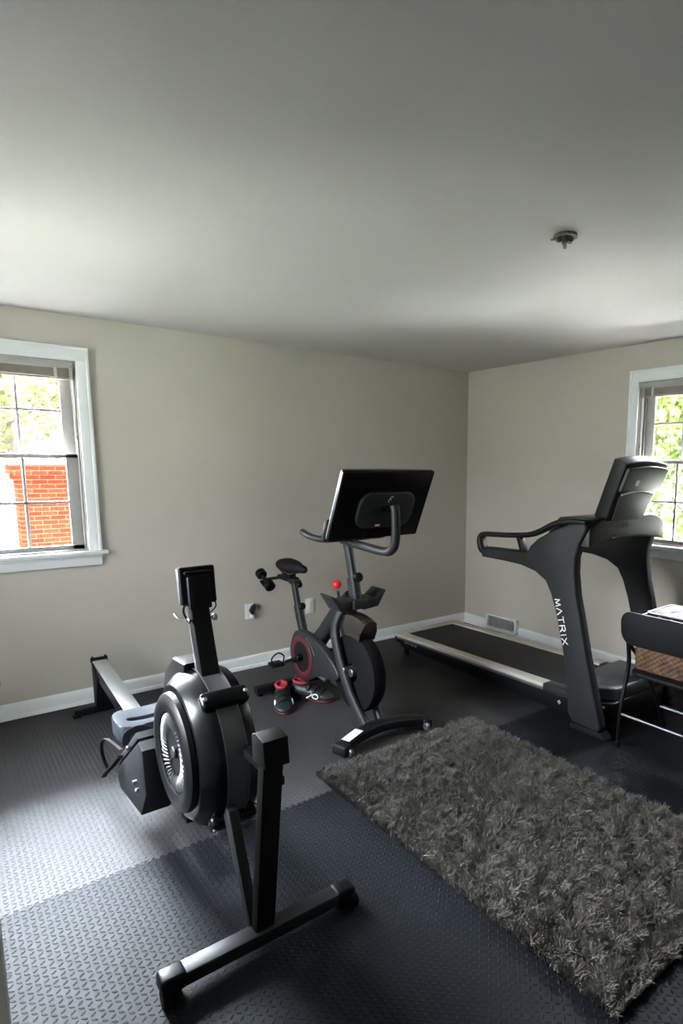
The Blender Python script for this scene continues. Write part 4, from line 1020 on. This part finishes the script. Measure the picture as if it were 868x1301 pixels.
MB().box((-4.5, 6.7, .0), (13.6, .12, .12), .01).build('gutter', M['siding'], hs_)

def tree(loc, h, r, lab, m, seed, leaves=8500, ls=.11):
    rt = thing('tree', lab, 'tree', loc, 'trees outside the windows')
    rg = np.random.default_rng(seed); L = Vector(loc)
    mb = MB(); mb.tube([L, L+Vector((.1, .05, h*.35)), L+Vector((-.05, .1, h*.7)), L+Vector((.0, 0, h*.92))], [r*.10, r*.08, r*.05, r*.02], 12, sm=4)
    for k in range(9):
        a = k*2.4; z_ = h*(.35+.05*k); q = L+Vector((0, 0, z_)); e = q+Vector((math.cos(a)*r*.7, math.sin(a)*r*.7, r*.45))
        mb.tube([q, q.lerp(e, .5)+Vector((0, 0, -.1)), e], [r*.035, r*.022, r*.008], 8, sm=3)
    mb.build('trunk', M['bark'], rt)
    nb = 26; cen = rg.normal(0, 1, (nb, 3)); cen /= np.linalg.norm(cen, axis=1)[:, None]; cen *= rg.uniform(.35, .85, (nb, 1))
    cen = cen*np.array([r, r, h*.36])+np.array([loc[0], loc[1], loc[2]+h*.62])
    which = rg.integers(0, nb, leaves); dd = rg.normal(0, 1, (leaves, 3)); dd /= np.linalg.norm(dd, axis=1)[:, None]
    P_ = cen[which]+dd*(rg.uniform(0, 1, (leaves, 1))**.45)*r*.40
    u = rg.normal(0, 1, (leaves, 3)); u /= np.linalg.norm(u, axis=1)[:, None]; w = np.cross(u, dd); w /= np.linalg.norm(w, axis=1)[:, None]
    s_ = rg.uniform(.6, 1.2, (leaves, 1))*ls
    V = np.stack([P_-u*s_, P_-w*s_*.5, P_+u*s_, P_+w*s_*.5], 1).reshape(-1, 3)
    raw('foliage', V, np.arange(leaves*4).reshape(-1, 4), m, rt)
tree((6.5, 2.6, -3), 8.5, 2.6, 'leafy tree nearest to the right window, straight behind the treadmill console', M['leaf1'], 3)
tree((10.5, 6.5, -3), 11, 3.4, 'pale green tree farther off in the right window', M['leaf2'], 4)
tree((8.5, -2.5, -3), 9, 2.8, 'leafy tree out to the right side of the right window', M['leaf1'], 5)
tree((-2.2, 18.0, -3), 9.5, 3.2, 'tree rising behind the brick chimney in the left window', M['leaf2'], 6, 5000, .13)
tree((-9.0, 22.5, -3), 10, 3.6, 'tree behind the shingled roof at the left of the left window', M['leaf1'], 8, 5000, .14)

# ------------------------------------------------------------ daylight
SKY, SUN, BASE = 11., 6.5, .25

w = bpy.data.worlds.new('sky'); SC.world = w; w.use_nodes = True
T = NT(w.node_tree); bg = w.node_tree.nodes['Background']
tc = T.n('ShaderNodeTexCoord'); sp = T.n('ShaderNodeSeparateXYZ'); T.l(tc.outputs['Generated'], sp.inputs[0])
r = T.n('ShaderNodeValToRGB'); el = r.color_ramp.elements
T.l(T.m('MULTIPLY_ADD', sp.outputs[2], .5, .5), r.inputs[0])
el[0].position = .46; el[0].color = (.42, .45, .40, 1); el[1].position = .50; el[1].color = (.98, .98, .98, 1)
e = el.new(.62); e.color = (.95, .97, 1.02, 1); e = el.new(.9); e.color = (.78, .88, 1.02, 1)
T.l(r.outputs[0], bg.inputs[0])
# hazy sky, brighter on the sun's side
gl = Vector((.0, .50, .85)).normalized()
dt = T.n('ShaderNodeVectorMath', operation='DOT_PRODUCT'); T.l(tc.outputs['Generated'], dt.inputs[0]); dt.inputs[1].default_value = gl
glow = T.m('POWER', T.m('MAXIMUM', T.m('MULTIPLY_ADD', dt.outputs['Value'], .5, .5), 0.), 6.)
T.l(T.m('MULTIPLY_ADD', glow, SKY, BASE), bg.inputs[1])
sun = bpy.data.lights.new('sun', 'SUN'); sun.energy = SUN; sun.angle = .05; sun.color = (1, .96, .9)
so = bpy.data.objects.new('sun', sun); COL.objects.link(so)
so.rotation_euler = Vector((-.12, -.16, -1)).to_track_quat('-Z', 'Y').to_euler()
def portal(name, loc, rot, sx, sy):
    l = bpy.data.lights.new(name, 'AREA'); l.shape = 'RECTANGLE'; l.size = sx; l.size_y = sy; l.cycles.is_portal = True
    o = bpy.data.objects.new(name, l); COL.objects.link(o); o.location = loc; o.rotation_euler = rot
portal('portal_left_window', ((W1[0]+W1[1])/2, .19, (ZS+ZT)/2), (-PI/2, 0, 0), .9, 1.25)
for u0, u1 in W3: portal('portal_front_window', ((u0+u1)/2, Y0-.19, 1.525), (PI/2, 0, 0), u1-u0+.05, 1.3)
portal('portal_added_window', (X0-.19, (W4[0]+W4[1])/2, 1.525), (PI/2, 0, -PI/2), 1.45, 1.3)
portal('portal_right_window', (.19, (W2[0]+W2[1])/2, (ZS+ZT)/2), (PI/2, 0, PI/2), .9, 1.25)

# ------------------------------------------------------------ camera
cd = bpy.data.cameras.new('camera'); cam = bpy.data.objects.new('camera', cd); COL.objects.link(cam)
F_, YAW, PIT, ROL = 760.2195, .6957, .1459, .0088
f = Vector((math.sin(YAW)*math.cos(PIT), math.cos(YAW)*math.cos(PIT), -math.sin(PIT)))
rr = Vector((math.cos(YAW), -math.sin(YAW), 0)); uu = rr.cross(f)
r2 = rr*math.cos(ROL)+uu*math.sin(ROL); u2 = -rr*math.sin(ROL)+uu*math.cos(ROL)
mt = Matrix((r2, u2, -f)).transposed().to_4x4(); mt.translation = (-4.0134, -4.3355, 1.5575)
cam.matrix_world = mt
cd.sensor_fit = 'VERTICAL'; cd.sensor_height = 24.; cd.lens = F_/1301*24.
cd.shift_x = -(553.34-434)/1301; cd.shift_y = (703.09-650.5)/1301
cd.clip_start = .02
SC.camera = cam
SC.view_settings.view_transform = 'Standard'; SC.view_settings.look = 'None'
SC.view_settings.gamma = 1; SC.view_settings.use_curve_mapping = False
SC.view_settings.exposure = 5.85
for o in bpy.data.objects:
    if '_w' in o: del o['_w']
